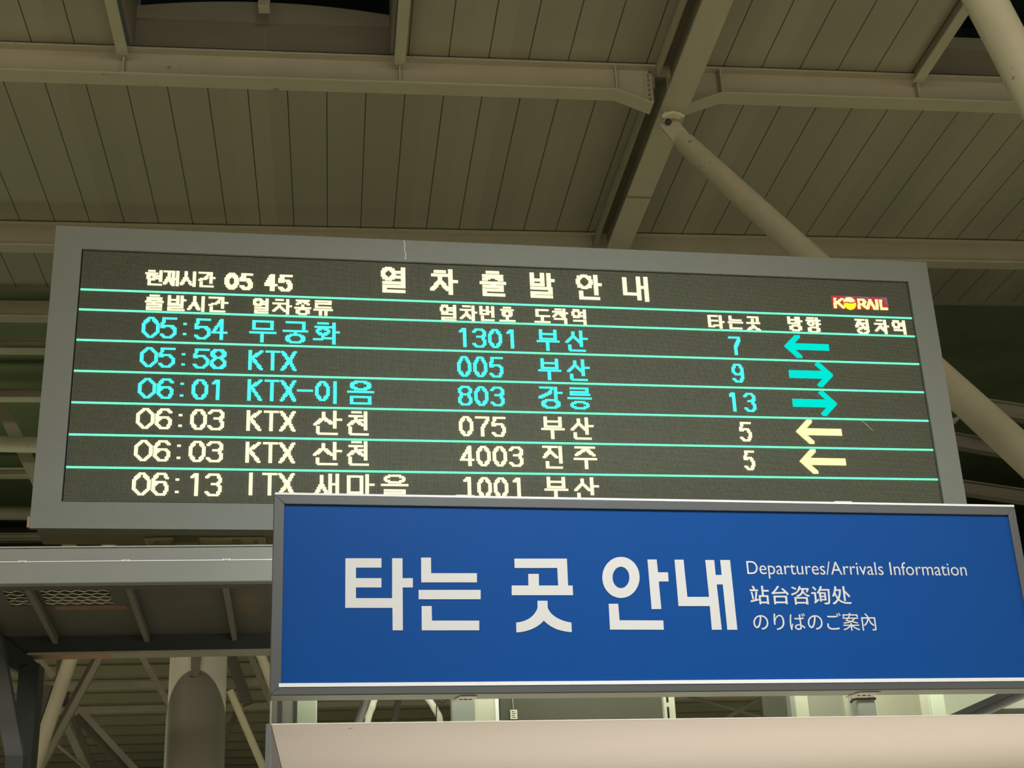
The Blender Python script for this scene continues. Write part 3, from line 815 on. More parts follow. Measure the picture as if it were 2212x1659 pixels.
# operator emblem drawn in dots
def emblem():
    x0, x1, y0, y1 = 573.7, 621, 13.9, 25.7
    back, viol = set(), set()
    for c in range(574, 621):
        for r in range(14, 25):
            hsh = math.sin(c*0.42)+math.sin(c*0.17+1)
            (viol if (r < 16 and hsh > 0.2) or (c > 618 and r < 20) else back).add((c, r))
    led(back, L_red, 'red emblem panel', 'emblem_panel', 0.0, 0.003)
    led(viol, L_violet, 'violet dots along the emblem top', 'emblem_panel', 0.0, 0.003)
    def st(segs, hx, hy, m, nm, lab):
        cs = set()
        for c in range(570*2, 624*2):
            for r in range(12*2, 28*2):
                px, py = (c+.5)/2, (r+.5)/2
                for a, b in segs:
                    dx, dy = b[0]-a[0], b[1]-a[1]
                    L = dx*dx+dy*dy
                    u = 0 if L == 0 else max(0, min(1, ((px-a[0])*dx+(py-a[1])*dy)/L))
                    if abs(px-a[0]-u*dx) <= hx and abs(py-a[1]-u*dy) <= hy:
                        cs.add((c, r)); break
        mb = MB()
        for r in sorted(set(q[1] for q in cs)):
            row = sorted(q[0] for q in cs if q[1] == r)
            k = 0
            while k < len(row):
                e = k
                while e+1 < len(row) and row[e+1] == row[e]+1:
                    e += 1
                mb.para(grid(row[k]/2, (r+1)/2, SO), BD*(row[e]+1-row[k])/2*DT, BN*LED_H, (0, 0, DZ/2))
                k = e+1
        o = obj(nm, mb, m, scr)
        o['label'] = lab
    yb, yt = 24.0, 16.9
    st([((576.2, yb), (576.6, yt)), ((582.6, yt-.3), (577, 21)), ((578.5, 20), (583, yb))], 1.15, .8, L_logo, 'emblem_lettering', 'pale yellow letter left of the globe')
    st([((596.2, yb), (596.6, yt)), ((596.6, yt), (600.6, yt)), ((600.6, yt), (601.8, 18.4)), ((601.8, 18.4), (600.4, 20.6)), ((600.4, 20.6), (597, 20.6)), ((599, 20.6), (602.6, yb)),
        ((603.4, yb), (606.2, yt)), ((606.2, yt), (609.2, yb)),
        ((611.6, yb), (611.8, yt)), ((615, yb), (615.2, yt)), ((615, yb), (619.6, yb))], 1.1, .8, L_logo, 'emblem_lettering', 'pale yellow letters right of the globe')
    up, lo = set(), set()
    def half(m, fn, lab):
        mb = MB()
        for r in range(26, 54):
            row = [c for c in range(1164, 1192) if fn((c+.5)/2, (r+.5)/2)]
            k = 0
            while k < len(row):
                e = k
                while e+1 < len(row) and row[e+1] == row[e]+1:
                    e += 1
                mb.para(grid(row[k]/2, (r+1)/2, SO), BD*(row[e]+1-row[k])/2*DT, BN*LED_H, (0, 0, DZ/2))
                k = e+1
        o = obj('emblem_globe', mb, m, scr)
        o['label'] = lab
    inside = lambda x, y: ((x-588.7)/5.3)**2+((y-20.4)/5.4)**2 <= 1
    wave = lambda x: 19.6-0.12*(x-588.7)+0.4*math.sin((x-588)*0.6)
    half(L_logo, lambda x, y: inside(x, y) and y < wave(x)-.5, 'pale upper half of the globe')
    half(L_yellow, lambda x, y: inside(x, y) and y > wave(x)+.6, 'amber lower half of the globe')
emblem()
sc_ = MB()
for (c0, r0, c1, r1) in ((586, 121.5, 593, 128.8), (583.5, 119.8, 586.5, 122.2), (588, 123, 591.2, 127.2)):
    a, b = grid(c0, r0, SO+0.0003), grid(c1, r1, SO+0.0003)
    sc_.para(a, b-a, BD*0.003, BN*0.0006)
o = obj('scratch', sc_, M_plate, scr)
# mounting plate seen under the board
pl_a = P_y(312, 1153, 6.72); pl_b = P_y(574, 1153, 6.72)
zt = BZ0+0.011
mp = obj('mounting_plate', MB().box(pl_a.x, pl_b.x, 6.70, 6.9, zt-0.012, zt), M_plate, board, bevel=0.004)
mp['label'] = 'stained bolted plate under the board'
obj('hanger', MB().box(pl_a.x+0.01, pl_b.x-0.01, 6.79, 6.80, zt-0.05, zt-0.013), M_plate, mp)
for k in (0.1, 0.92):
    x = pl_a.x+(pl_b.x-pl_a.x)*k
    obj('bolt', MB().tube((x, 6.74, zt-0.030), (x, 6.74, zt-0.013), 0.012, n=6), M_alu, mp)
for k in (0.30, 0.72):
    x = pl_a.x+(pl_b.x-pl_a.x)*k
    obj('gusset', MB().prism([(x, 6.71, zt-0.013), (x+0.02, 6.71, zt-0.013), (x+0.05, 6.785, zt-0.05), (x+0.03, 6.785, zt-0.06)], (0.012, 0, 0)), M_under, mp)

# ================================================================== blue platform sign
SYAW = math.radians(3.852)
SD = Vector((math.cos(SYAW), math.sin(SYAW), 0))
SN = Vector((math.sin(SYAW), -math.cos(SYAW), 0))
SOO = Vector((-0.21356, 5.0, 0))
def SP(t, z, off=0.0):
    return SOO+SD*t+SN*off+Vector((0, 0, z))
def spx(px, py):
    d = ray(px, py)
    p = EYE+d*((SOO-EYE).dot(SN)/d.dot(SN))
    return (p-SOO).dot(SD), p.z
def sslab(mb, t0, t1, z0, z1, o0, o1):
    return mb.para(SP(t0, z0, o0), SD*(t1-t0), SN*(o1-o0), (0, 0, z1-z0))
T1, SZ0, SZ1 = 2.9445, 2.4715, 3.1955
sign = thing('platform_sign', 'blue platform information sign with white Korean lettering in a grey frame', 'sign', SP(T1/2, SZ0))
fr_w, fd = 0.037, 0.105
def miter(name, a, b, c, d, m):
    # a,b outer edge, c,d inner edge of a mitred frame side (t, z)
    return obj(name, MB().prism([SP(*a), SP(*b), SP(*c), SP(*d)], SN*-fd), m, sign, bevel=0.002)
it0, it1, iz0, iz1 = fr_w, T1-0.034, SZ0+0.030, SZ1-0.034
miter('frame_side', (0, SZ0), (0, SZ1), (it0, iz1), (it0, iz0), M_aludark)
miter('frame_side', (T1, SZ0), (T1, SZ1), (it1, iz1), (it1, iz0), M_aludark)
miter('frame_top', (0, SZ1), (T1, SZ1), (it1, iz1), (it0, iz1), M_aludark)
miter('frame_bottom', (0, SZ0), (T1, SZ0), (it1, iz0), (it0, iz0), M_aludark)
obj('lit_underside', sslab(MB(), 0.004, T1-0.004, SZ0-0.0025, SZ0-0.0004, -fd, -0.004), mat('lit_underside_tone', (0.34, 0.36, 0.33), 0.45, var=0.04), sign)  # added strip; the light on the frame underside is put into its colour
obj('top_bead', sslab(MB(), 0.002, T1-0.002, SZ1+0.0005, SZ1+0.009, -0.03, 0.001), M_white, sign)
obj('bottom_bead', sslab(MB(), it0*0.8, it1, iz0-0.003, iz0+0.010, -0.008, 0.0025), M_white, sign)
face = obj('face_panel', sslab(MB(), it0-0.002, it1+0.002, iz0-0.002, iz1+0.002, -0.03, -0.0085), M_blue, sign)
obj('back_box', sslab(MB(), it0, it1, iz0, iz1, -fd+0.004, -0.031), M_alu, sign)
LO0, LO1 = -0.0084, -0.0066
def letters(polys, label):
    mb = MB()
    for pts in polys:
        mb.prism([SP(*spx(*p), LO0) for p in pts], SN*(LO1-LO0))
    o = obj('lettering', mb, M_letter, face)
    o['label'] = label
c1 = lambda x, y: (560+x/2.633, 1050+y/2.633)
c2 = lambda x, y: (1372+x/2.633, 1050+y/2.633)
def r1(x0, y0, x1, y1):
    return [c1(x0, y0), c1(x1, y0), c1(x1, y1), c1(x0, y1)]
def ring(cx, cy, rx, ry, ix, iy, n=48):
    out = []
    for k in range(n):
        a, b = 2*math.pi*k/n, 2*math.pi*(k+1)/n
        out.append([c1(cx+rx*math.cos(a), cy+ry*math.sin(a)), c1(cx+rx*math.cos(b), cy+ry*math.sin(b)),
                    c1(cx+ix*math.cos(b), cy+iy*math.sin(b)), c1(cx+ix*math.cos(a), cy+iy*math.sin(a))])
    return out
def bez(p0, p1, p2, p3, n=10):
    return [tuple((1-u)**3*p0[i]+3*u*(1-u)**2*p1[i]+3*u*u*(1-u)*p2[i]+u**3*p3[i] for i in (0, 1)) for u in [k/n for k in range(n+1)]]
letters([[c1(*p) for p in ((491, 408), (696, 408), (696, 461), (551, 461), (551, 521), (696, 521), (696, 574), (551, 574), (551, 635), (757, 635), (757, 408), (816, 408), (816, 521), (875, 521), (875, 574), (817, 574), (818, 818), (760, 818), (759, 690), (490, 690))]],
        'big pale syllable at the left of the sign')
letters([[c1(*p) for p in ((922, 404), (978, 404), (979, 493), (1240, 493), (1240, 545), (923, 545))], r1(908, 588, 1261, 641),
         [c1(*p) for p in ((925, 680), (982, 680), (984, 763), (1253, 763), (1253, 818), (926, 818))]], 'second big pale syllable with three bars')
left = bez((1585, 690), (1570, 735), (1530, 768), (1463, 774))
lbot = bez((1465, 830), (1530, 828), (1590, 800), (1621, 762))
rbot = bez((1621, 762), (1655, 800), (1710, 826), (1780, 828))
right = bez((1778, 774), (1715, 766), (1660, 735), (1643, 690))
letters([[c1(*p) for p in ((1453, 410), (1752, 410), (1759, 563), (1785, 563), (1787, 618), (1438, 618), (1438, 563), (1533, 563), (1532, 497), (1592, 497), (1593, 563), (1703, 563), (1697, 463), (1455, 463))],
         [c1(*p) for p in [(1585, 650)]+left+lbot+rbot[1:]+right+[(1642, 650)]]], 'third big pale syllable with a forked foot')
letters(ring(2060, 517, 106, 117, 48, 61)+[[c1(1990, 667), c1(2044, 667), c1(2052, 761), c2(163, 762), c2(166, 815), c1(1998, 814)],
         [c2(*p) for p in ((73, 415), (125, 415), (133, 488), (190, 488), (193, 540), (137, 540), (152, 697), (97, 697))]], 'fourth big pale syllable with a ring')
letters([[c2(*p) for p in ((227, 416), (278, 416), (300, 628), (424, 628), (402, 418), (453, 418), (461, 503), (496, 503), (487, 418), (543, 418), (585, 815), (528, 815), (502, 557), (467, 557), (496, 815), (440, 815), (428, 680), (250, 680))]],
        'fifth big pale syllable with two tall bars')
def text_line(body, x0, y0, x1, y1, label, bold=0.0):
    t0, z1 = spx(x0, y0)
    t1, _ = spx(x1, (y0+y1)/2)
    _, z0 = spx(x0, y1)
    cu = bpy.data.curves.new('lettering', 'FONT')
    cu.body = body
    cu.offset = bold
    cu.resolution_u = 6
    tmp = bpy.data.objects.new('lettering', cu)
    C.objects.link(tmp)
    dg = bpy.context.evaluated_depsgraph_get()
    me = bpy.data.meshes.new_from_object(tmp.evaluated_get(dg))
    bpy.data.objects.remove(tmp)
    bpy.data.curves.remove(cu)
    xs = [v.co.x for v in me.vertices]; ys = [v.co.y for v in me.vertices]
    a0, a1, b0, b1 = min(xs), max(xs), min(ys), max(ys)
    org = Vector(face['_o'])
    for v in me.vertices:
        t = t0+(v.co.x-a0)/(a1-a0)*(t1-t0)
        z = z0+(v.co.y-b0)/(b1-b0)*(z1-z0)
        v.co = SP(t, z, LO0+0.0012)-org
    me.polygons.foreach_set('use_smooth', [False]*len(me.polygons))
    me.materials.clear()
    me.materials.append(M_letter)
    o = bpy.data.objects.new('lettering', me)
    C.objects.link(o)
    o.parent = face
    so = o.modifiers.new('depth', 'SOLIDIFY')
    so.thickness = 0.0012
    so.offset = 0
    o['label'] = label
text_line('Departures/Arrivals Information', 1613, 1210.5, 2089, 1248.5, 'small white English line', -0.004)
text_line('站台咨询处', 1619, 1264, 1839.5, 1304.8, 'small white Chinese line', 0.008)
text_line('のりばのご案內', 1626.5, 1322.5, 1893, 1361.5, 'small white Japanese line', 0.0)
# little fixing plates on the top and bottom edges
for xa, xb, py in ((985, 1025, 1071), (1804, 1841, 1083)):
    ta, tb = spx(xa, py)[0], spx(xb, py)[0]
    obj('fixing_plate', sslab(MB(), ta, tb, SZ1+0.0095, SZ1+0.0135, -0.035, -0.002), M_paperwhite, sign, bevel=0.001)
for xa, xb in ((988, 1034), (1856, 1908)):
    ta, tb = spx(xa, 1497)[0], spx(xb, 1497)[0]
    zb = SZ0-0.003
    mb = MB().prism([SP(ta+0.015, zb-0.0015, -0.02), SP(tb, zb-0.0015, -0.02), SP(tb-0.012, zb-0.0015, -0.125), SP(ta-0.003, zb-0.0015, -0.125)], (0, 0, -0.004))
    bk = obj('fixing_plate', mb, M_paperwhite, sign)
    for k in range(3):
        c = SP(ta+(tb-ta)*(0.3+0.22*k), zb-0.0075, -0.07)
        obj('hole_disc', MB().tube(c, c+Vector((0, 0, 0.0018)), 0.008 if k == 1 else 0.006, n=12), M_black, bk)  # dark disc added for a hole in the plate

# ================================================================== canopy behind the sign (left)
YC = 5.9
zt_, zs_, zb_ = P_y(300, 1181.5, YC).z, P_y(300, 1211, YC).z, P_y(300, 1258.5, YC).z
CX0, CX1 = -3.4, 2.3
can = thing('shelter_canopy', 'low grey metal shelter canopy under the LED board, its fascia ending behind the blue sign', 'canopy', ((CX0+CX1)/2, YC, zb_-0.2))
obj('fascia', MB().box(CX0, CX1, YC+0.006, YC+0.05, zs_+0.003, zt_), M_fascia, can, bevel=0.003)
obj('fascia', MB().box(CX0, CX1, YC, YC+0.05, zb_, zs_-0.002), M_fascia, can, bevel=0.004)
sealm = MB().box(CX0, CX1, YC+0.002, YC+0.02, zs_-0.0018, zs_+0.0026)
for px in (40, 263, 480):
    x = P_y(px, 1212, YC).x
    for k in range(3):
        sealm.box(x+0.012*k, x+0.012*k+0.008, YC-0.001, YC+0.012, zs_-0.003+0.002*(k % 2), zs_+0.005)
o = obj('sealant_joint', sealm, M_white, can)
o['label'] = 'ragged white sealant line along the fascia'
obj('cap_strip', MB().box(CX0, CX1, YC+0.001, YC+0.30, zt_+0.0005, zt_+0.006), M_alu, can)
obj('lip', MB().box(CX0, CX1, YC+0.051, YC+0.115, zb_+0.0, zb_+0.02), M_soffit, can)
SL = 0.10
zs0 = zb_+0.045
def P_s(px, py, dz=0.0):
    # point on the sloping soffit: z = zs0 - SL*(y-YC)
    d = ray(px, py)
    k = (zs0+dz+SL*YC-EYE.z)/(d.z+SL*d.y)
    return EYE+d*k
YE = P_s(300, 1371).y
soz = lambda y: zs0-SL*(y-YC)
# soffit sheets around two mesh vents
gy0_, gy1_ = YC+0.135, P_s(160, 1308).y
g1x0, g1x1 = P_s(6, 1279).x, P_s(52, 1279).x
g2x0, g2x1 = P_s(86, 1279).x, P_s(235, 1277).x
def sheet(x0, x1, y0, y1):
    return MB().prism([(x0, y0, soz(y0)), (x0, y1, soz(y1)), (x0, y1, soz(y1)+0.012), (x0, y0, soz(y0)+0.012)], (x1-x0, 0, 0))
so_ = MB()
for a in ((CX0, g1x0, YC+0.05, YE), (g1x1, g2x0, YC+0.05, YE), (g2x1, CX1, YC+0.05, YE),
          (g1x0, g1x1, YC+0.05, gy0_), (g1x0, g1x1, gy1_, YE), (g2x0, g2x1, YC+0.05, gy0_), (g2x0, g2x1, gy1_, YE)):
    m_ = sheet(*a)
    so_.add(m_.v, m_.f)
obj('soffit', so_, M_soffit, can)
for (x0, x1) in ((g1x0, g1x1), (g2x0, g2x1)):
    mm = MB()
    nr = 7
    cw = 0.048
    for r_ in range(nr):
        y = gy0_+(gy1_-gy0_)*(r_+0.5)/nr
        off = 0.5*cw*(r_ % 2)
        pts = []
        n_ = int((x1-x0)/(cw/2))
        for k in range(n_+1):
            x = x0+(x1-x0)*k/n_
            dy = (gy1_-gy0_)/nr*0.27*(1 if (k+r_) % 2 else -1)
            pts.append(Vector((x, y+dy, soz(y)+0.004)))
        for a, b in zip(pts[:-1], pts[1:]):
            mm.bar(a, b, 0.0165, 0.003, (0, -0.55, 1))
    obj('mesh_vent', mm, M_mesh, can)
    obj('vent_void', MB().box(x0-0.01, x1+0.01, gy0_-0.01, gy1_+0.01, soz(gy0_)+0.10, soz(gy0_)+0.105), M_black, can)
o = obj('stain_strip', MB().prism([(g2x0+0.03, gy1_+0.004, soz(gy1_)-0.0005), (g2x1+0.05, gy1_+0.004, soz(gy1_)-0.0005), (g2x1+0.05, gy1_+0.055, soz(gy1_+0.055)-0.0005), (g2x0+0.03, gy1_+0.055, soz(gy1_+0.055)-0.0005)], (0, 0, -0.0012)), mat('reddish_stain', (0.24, 0.13, 0.08), 0.6, var=0.35, scale=14), can)
# ribs below the soffit
for (px, py) in ((75, 1288), (285, 1278), (490, 1274), (-60, 1290), (690, 1272)):
    x = P_s(px, py).x
    y0, y1 = YC+0.12, YE-0.004
    pr = [(x, y0, soz(y0)-0.001), (x, y1, soz(y1)-0.001), (x, y1, soz(y1)-0.038), (x, y0, soz(y0)-0.03)]
    obj('rib', MB().prism([(a-0.012, b, c) for a, b, c in pr], (0.024, 0, 0)), M_rib, can, bevel=0.002)
# rear beam
zr0 = P_y(300, 1411, YE).z
obj('rear_beam', MB().box(CX0, CX1, YE, YE+0.02, zr0+0.012, soz(YE)+0.08), M_charcoal, can)
yfl = P_z(300, 1421, zr0).y
fl = obj('rear_flange', MB().box(P_z(70, 1425, zr0).x, CX1, YE-0.002, yfl, zr0, zr0+0.011), M_darkbeam, can)
o = obj('pink_reflection', MB().box(P_z(92, 1420, zr0).x, P_z(245, 1420, zr0).x, YE, yfl-0.001, zr0-0.0012, zr0-0.0002), M_salmon, can)  # pink reflection under the flange, painted as a thin salmon strip
o['label'] = 'salmon pink reflection painted along the rear flange'
# legs carrying the board, hidden behind the fascia
for t_ in (0.7, 3.4):
    p = B(t_, 0, -0.2)
    obj('leg', MB().box(p.x-0.06, p.x+0.06, p.y-0.04, p.y+0.04, zt_-0.0035, BZ0+0.0115), M_under, board)
obj('roof_sheet', MB().box(CX0, CX1, YC+0.051, YE+0.5, zt_-0.02, zt_-0.004), M_under, can)
# dark steel frame carrying the canopy at the left
fr = can
xa, xb = P_y(38, 1470, 6.72).x, P_y(82, 1470, 6.72).x
zc_ = P_y(80, 1432, 6.72).z
obj('post', MB().box(xa, xb, 6.72, 6.86, 0, zc_), M_charcoal, fr, bevel=0.004)
obj('knee_beam', MB().prism([P_y(80, 1431, 6.72), P_y(34, 1448, 6.72), P_y(-60, 1405, 6.72), P_y(-60, 1318, 6.72)], (0, 0.13, 0)), M_charcoal, fr, bevel=0.004)
obj('front_brace', MB().bar(P_y(-12, 1380, 6.55), P_y(34, 1640, 6.55), 0.075, 0.06, (0, 1, 0)), mat('blue_grey_steel', (0.085, 0.088, 0.088), 0.5, var=0.1), fr, bevel=0.004)
obj('brace_foot', MB().box(P_y(17, 1640, 6.55).x, P_y(55, 1640, 6.55).x, 6.5, 6.6, 0, P_y(30, 1636, 6.55).z), M_charcoal, fr)

# ================================================================== column
YCOL = 9.0
cc = P_y(427, 1480, YCOL)
dpt = (cc-EYE).dot(_f)
rc = 61.0/FPX*dpt
col = thing('column', 'round cream column with a bullet shaped grey shell for its shaded lower part and rust specks, left of the sign', 'column', (cc.x, YCOL, 0))
obj('shaft', MB().tube((cc.x, YCOL, 0), (cc.x, YCOL, 4.3), rc, n=64), M_column, col)
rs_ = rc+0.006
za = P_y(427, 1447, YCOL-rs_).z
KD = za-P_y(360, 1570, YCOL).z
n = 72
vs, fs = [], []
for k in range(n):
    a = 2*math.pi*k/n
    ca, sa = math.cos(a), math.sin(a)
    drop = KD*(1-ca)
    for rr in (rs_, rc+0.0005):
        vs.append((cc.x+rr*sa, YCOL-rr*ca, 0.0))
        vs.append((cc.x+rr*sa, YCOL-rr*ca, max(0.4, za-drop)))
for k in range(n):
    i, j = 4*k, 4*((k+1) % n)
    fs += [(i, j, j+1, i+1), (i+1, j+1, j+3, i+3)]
o = obj('shade_shell', MB().add(vs, fs), M_shadegrey, col)  # shell outline and darker colour stand in for shade below the lit top
o['label'] = 'duller grey shell standing for the shaded lower part'
zf = P_y(427, 1428, YCOL-rs_).z
w1, w0 = P_y(441, 1425, YCOL-rs_).x-P_y(414, 1425, YCOL-rs_).x, P_y(437, 1450, YCOL-rs_).x-P_y(420, 1450, YCOL-rs_).x
obj('gusset', MB().prism([(cc.x-w0/2, YCOL-rs_-0.012, za-0.04), (cc.x+w0/2, YCOL-rs_-0.012, za-0.04), (cc.x+w1/2, YCOL-rs_-0.012, zf+0.15), (cc.x-w1/2, YCOL-rs_-0.012, zf+0.15)], (0, 0.014, 0)), M_shadegrey, col)

# ================================================================== far platform roof and trusses (lower left)
ZF = 5.0
fr_ = MB().box(-26, 30, 15.2, 38, ZF, ZF+0.08)
roof = thing('platform_roof', 'dark corrugated platform roof far behind the column and canopy', 'roof', (0, 26, ZF-0.12))
obj('deck', fr_, M_farroof, roof)
rb = MB()
y = 15.6
while y < 37:
    rb.prism([(-26, y-0.16, ZF-0.001), (-26, y-0.08, ZF-0.11), (-26, y+0.08, ZF-0.11), (-26, y+0.16, ZF-0.001)], (56, 0, 0))
    y += 0.92
obj('corrugation', rb, mat('far_roof_ribs', (0.30, 0.27, 0.20), 0.5, var=0.15), roof)
def pbar(name, label, cat, a, b, y, wpx, mtl, round_=False, y2=None, group=None, second=None, parent=None):
    pa, pb = P_y(*a, y), P_y(*b, y2 or y)
    w = wpx/FPX*y*1.05
    if parent is not None:
        e0, e1 = pa.copy(), pb.copy()
        if a[1] < 1420:
            pa = e1+(e0-e1)*((4.9-e1.z)/(e0.z-e1.z))
        if b[1] > 1640:
            pb = e0+(e1-e0)*((0.02-e0.z)/(e1.z-e0.z))
        if round_:
            o = obj(name, MB().tube(pa, pb, w/2, n=24), mtl, parent)
        elif second is None:
            o = obj(name, MB().bar(pa, pb, w, w, (0, 1, 0)), mtl, parent, bevel=0.004)
        else:
            o = obj(name, MB().bar(pa, pb, w, 0.05, (0, 1, 0)), mtl, parent)
            side = (pb-pa).normalized().cross(Vector((0, 1, 0))).normalized()
            off = side*second*w*1.0+Vector((0, 0.12, 0))
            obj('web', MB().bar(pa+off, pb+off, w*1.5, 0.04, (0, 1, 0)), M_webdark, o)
        o['label'] = label
        return o
    if round_:
        return tag(obj(name, MB().tube(pa, pb, w/2, n=24), mtl), label, cat, group)
    if second is None:
        return tag(obj(name, MB().bar(pa, pb, w, w, (0, 1, 0)), mtl, bevel=0.004), label, cat, group)
    t = thing(name, label, cat, pa if pa.z < pb.z else pb, group)
    obj('flange', MB().bar(pa, pb, w, 0.05, (0, 1, 0)), mtl, t)
    side = (pb-pa).normalized().cross(Vector((0, 1, 0))).normalized()
    off = side*second*w*1.0+Vector((0, 0.12, 0))
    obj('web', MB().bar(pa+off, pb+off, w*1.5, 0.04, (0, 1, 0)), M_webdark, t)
    return t
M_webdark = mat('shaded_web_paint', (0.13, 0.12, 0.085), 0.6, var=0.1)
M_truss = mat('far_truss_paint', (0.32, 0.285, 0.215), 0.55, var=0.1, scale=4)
def purlin(label, py, y, hpx, x0=-8, x1=12):
    p = P_y(300, py, y)
    h = hpx/FPX*y*1.05
    obj('purlin', MB().box(x0, x1, y, y+0.12, p.z-h/2, p.z+h/2), M_truss, roof, bevel=0.01)['label'] = label
    for k in range(-2, 5):
        obj('purlin_hanger', MB().box(k*2.6-0.03, k*2.6+0.03, y+0.03, y+0.09, p.z+h/2+0.001, ZF-0.001), M_webdark, roof)
purlin('upper horizontal purlin behind the column at the lower left', 1478, 14.0, 15)
purlin('lower horizontal purlin behind the column at the lower left', 1529, 14.4, 13)
truss = thing('roof_truss', 'tangle of cream tubes and braces at the lower left, behind the canopy and column', 'truss', (-2.0, 12.5, 0))
pbar('tube', 'thick pale tube slanting down left, just right of the dark canopy post', 'tube', (160, 1400), (62, 1690), 11.0, 28, M_strut, True, parent=truss)
pbar('brace', 'wide two tone brace slanting down left beside the thick pale tube', 'brace', (228, 1400), (72, 1690), 12.0, 12, M_truss, parent=truss, second=-1)
pbar('brace', 'thin brace slanting down right between the purlins, left of the column', 'brace', (296, 1400), (364, 1520), 13.2, 12, M_truss, parent=truss)
pbar('brace', 'two tone brace running from the lower purlin down to the column foot', 'brace', (172, 1532), (318, 1690), 13.4, 12, M_truss, parent=truss, second=-1)
pbar('brace', 'pale short brace at the bottom edge between two wide braces', 'brace', (140, 1560), (196, 1680), 12.8, 14, M_truss, parent=truss)
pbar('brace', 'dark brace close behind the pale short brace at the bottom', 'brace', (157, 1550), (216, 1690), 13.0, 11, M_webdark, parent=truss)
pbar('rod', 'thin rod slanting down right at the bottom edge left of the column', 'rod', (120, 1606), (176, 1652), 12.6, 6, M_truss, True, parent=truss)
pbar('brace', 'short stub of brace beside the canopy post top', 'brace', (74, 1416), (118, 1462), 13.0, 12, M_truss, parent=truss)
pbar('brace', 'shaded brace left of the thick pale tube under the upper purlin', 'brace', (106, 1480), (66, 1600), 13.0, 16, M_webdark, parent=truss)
pbar('tube', 'tube slanting down right beside the lower left corner of the blue sign', 'tube', (560, 1405), (604, 1520), 12.6, 20, M_strut, True, parent=truss)
pbar('brace', 'shaded brace close left of the tube beside the sign corner', 'brace', (536, 1405), (586, 1520), 12.9, 12, M_truss, parent=truss)
pbar('tube', 'tube slanting down right from the purlin, right of the column', 'tube', (497, 1492), (578, 1680), 13.0, 15, M_strut, True, parent=truss)
pbar('tube', 'small dim tube slanting down left, right of the column', 'tube', (513, 1536), (474, 1616), 13.3, 11, M_webdark, True, parent=truss)
pbar('brace', 'wide dim brace behind the column on its right side', 'brace', (494, 1405), (536, 1522), 13.6, 22, M_webdark, parent=truss)

# ================================================================== kiosk: cream soffit, its side wall, and what shows in the gap
KT0 = spx(578, 1567)[0]
KZ = (spx(578, 1567)[1]+spx(1400, 1552)[1]+spx(2212, 1549)[1])/3
ks = thing('kiosk_top', 'cream laminate underside of the kiosk top below the blue sign', 'kiosk', SP(1.5, 0))
KD_ = 1.7
mb = MB().para(SP(KT0+0.012, KZ, 0), SD*4.6, (0, KD_, 0), (0, 0, 0.006))
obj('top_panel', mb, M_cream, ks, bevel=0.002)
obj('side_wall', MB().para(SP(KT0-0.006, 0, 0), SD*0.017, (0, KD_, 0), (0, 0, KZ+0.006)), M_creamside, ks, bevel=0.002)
o = obj('scratch', MB().bar(SP(spx(757, 1604)[0], KZ-0.001, -0.1), SP(spx(757, 1604)[0]+0.014, KZ-0.001, -0.085), 0.0012, 0.001), M_under, ks)
zk = KZ+0.007
def post(name, label, cat, pxs, y, mtls, depth=0.05, top=3.0, group=None):
    """upright made of side by side strips, each a part"""
    z0 = zk
    t = thing(name, label, cat, (P_y((pxs[0]+pxs[-1])/2, 1530, y).x, y, z0), group)
    for i, (a, b, m_) in enumerate(zip(pxs[:-1], pxs[1:], mtls)):
        xa, xb = P_y(a, 1532, y).x, P_y(b, 1532, y).x
        obj('web' if i else 'flange', MB().box(xa, xb-0.0006, y+0.004*(i % 2), y+depth, z0, top), m_, t)
    return t
post('sign_post', 'grooved grey aluminium post under the left end of the blue sign', 'post', [583, 588, 600, 609, 634, 641], 5.27, [M_panelL, M_greypost, M_aludark, M_greypost, M_aludark], group='uprights in the gap under the blue sign')
post('sign_post', 'bright pale green upright beside the grooved post under the sign', 'post', [642, 682, 685], 5.30, [M_greenwhite, M_white], group='uprights in the gap under the blue sign')
post('sign_post', 'grey and white box post under the left fixing plate of the sign', 'post', [977, 1025, 1070, 1078], 5.40, [M_greypost, M_panelL, M_white], depth=0.08, group='uprights in the gap under the blue sign')
sl = post('slotted_upright', 'white slotted shelving upright in the middle of the gap', 'upright', [1435, 1459], 5.50, [M_panelL], depth=0.03, group='uprights in the gap under the blue sign')
for (ya_, yb2) in ((1503, 1517), (1527, 1551)):
    x = P_y(1443, 1530, 5.499).x
    obj('slot', MB().box(x-0.004, x+0.004, 5.4985, 5.4997, P_y(1443, yb2, 5.499).z, P_y(1443, ya_, 5.499).z), M_black, sl)
post('sign_post', 'narrow grey and white upright right of the dark panel in the gap', 'post', [1709, 1719, 1748], 5.52, [M_greypost, M_panelL], group='uprights in the gap under the blue sign')
post('sign_post', 'pale green strip upright left of the strapped box in the gap', 'post', [1825, 1836, 1853], 5.58, [M_panelL, M_greenwhite], group='uprights in the gap under the blue sign')
post('sign_post', 'bright two tone green white upright near the right end of the gap', 'post', [1990, 2009, 2012, 2043], 5.55, [M_panelL, M_white, M_greenwhite], group='uprights in the gap under the blue sign')
def backpanel(label, a, b, y, m_):
    xa, xb = P_y(a, 1532, y).x, P_y(b, 1532, y).x
    tag(obj('back_panel', MB().box(xa, xb, y, y+0.02, zk, 3.05), m_, bevel=0.001), label, 'panel', 'panels behind the gap under the sign')
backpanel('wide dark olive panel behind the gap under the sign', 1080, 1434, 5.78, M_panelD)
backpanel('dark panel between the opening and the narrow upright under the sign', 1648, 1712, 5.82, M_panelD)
backpanel('grey beige panel right of the narrow upright under the sign', 1746, 1830, 5.76, M_panel)
backpanel('pale beige panel right of the strapped box under the sign', 1880, 1992, 5.76, M_panelL)
gx0, gx1 = P_y(2043, 1530, 5.7).x, P_y(2230, 1530, 5.7).x
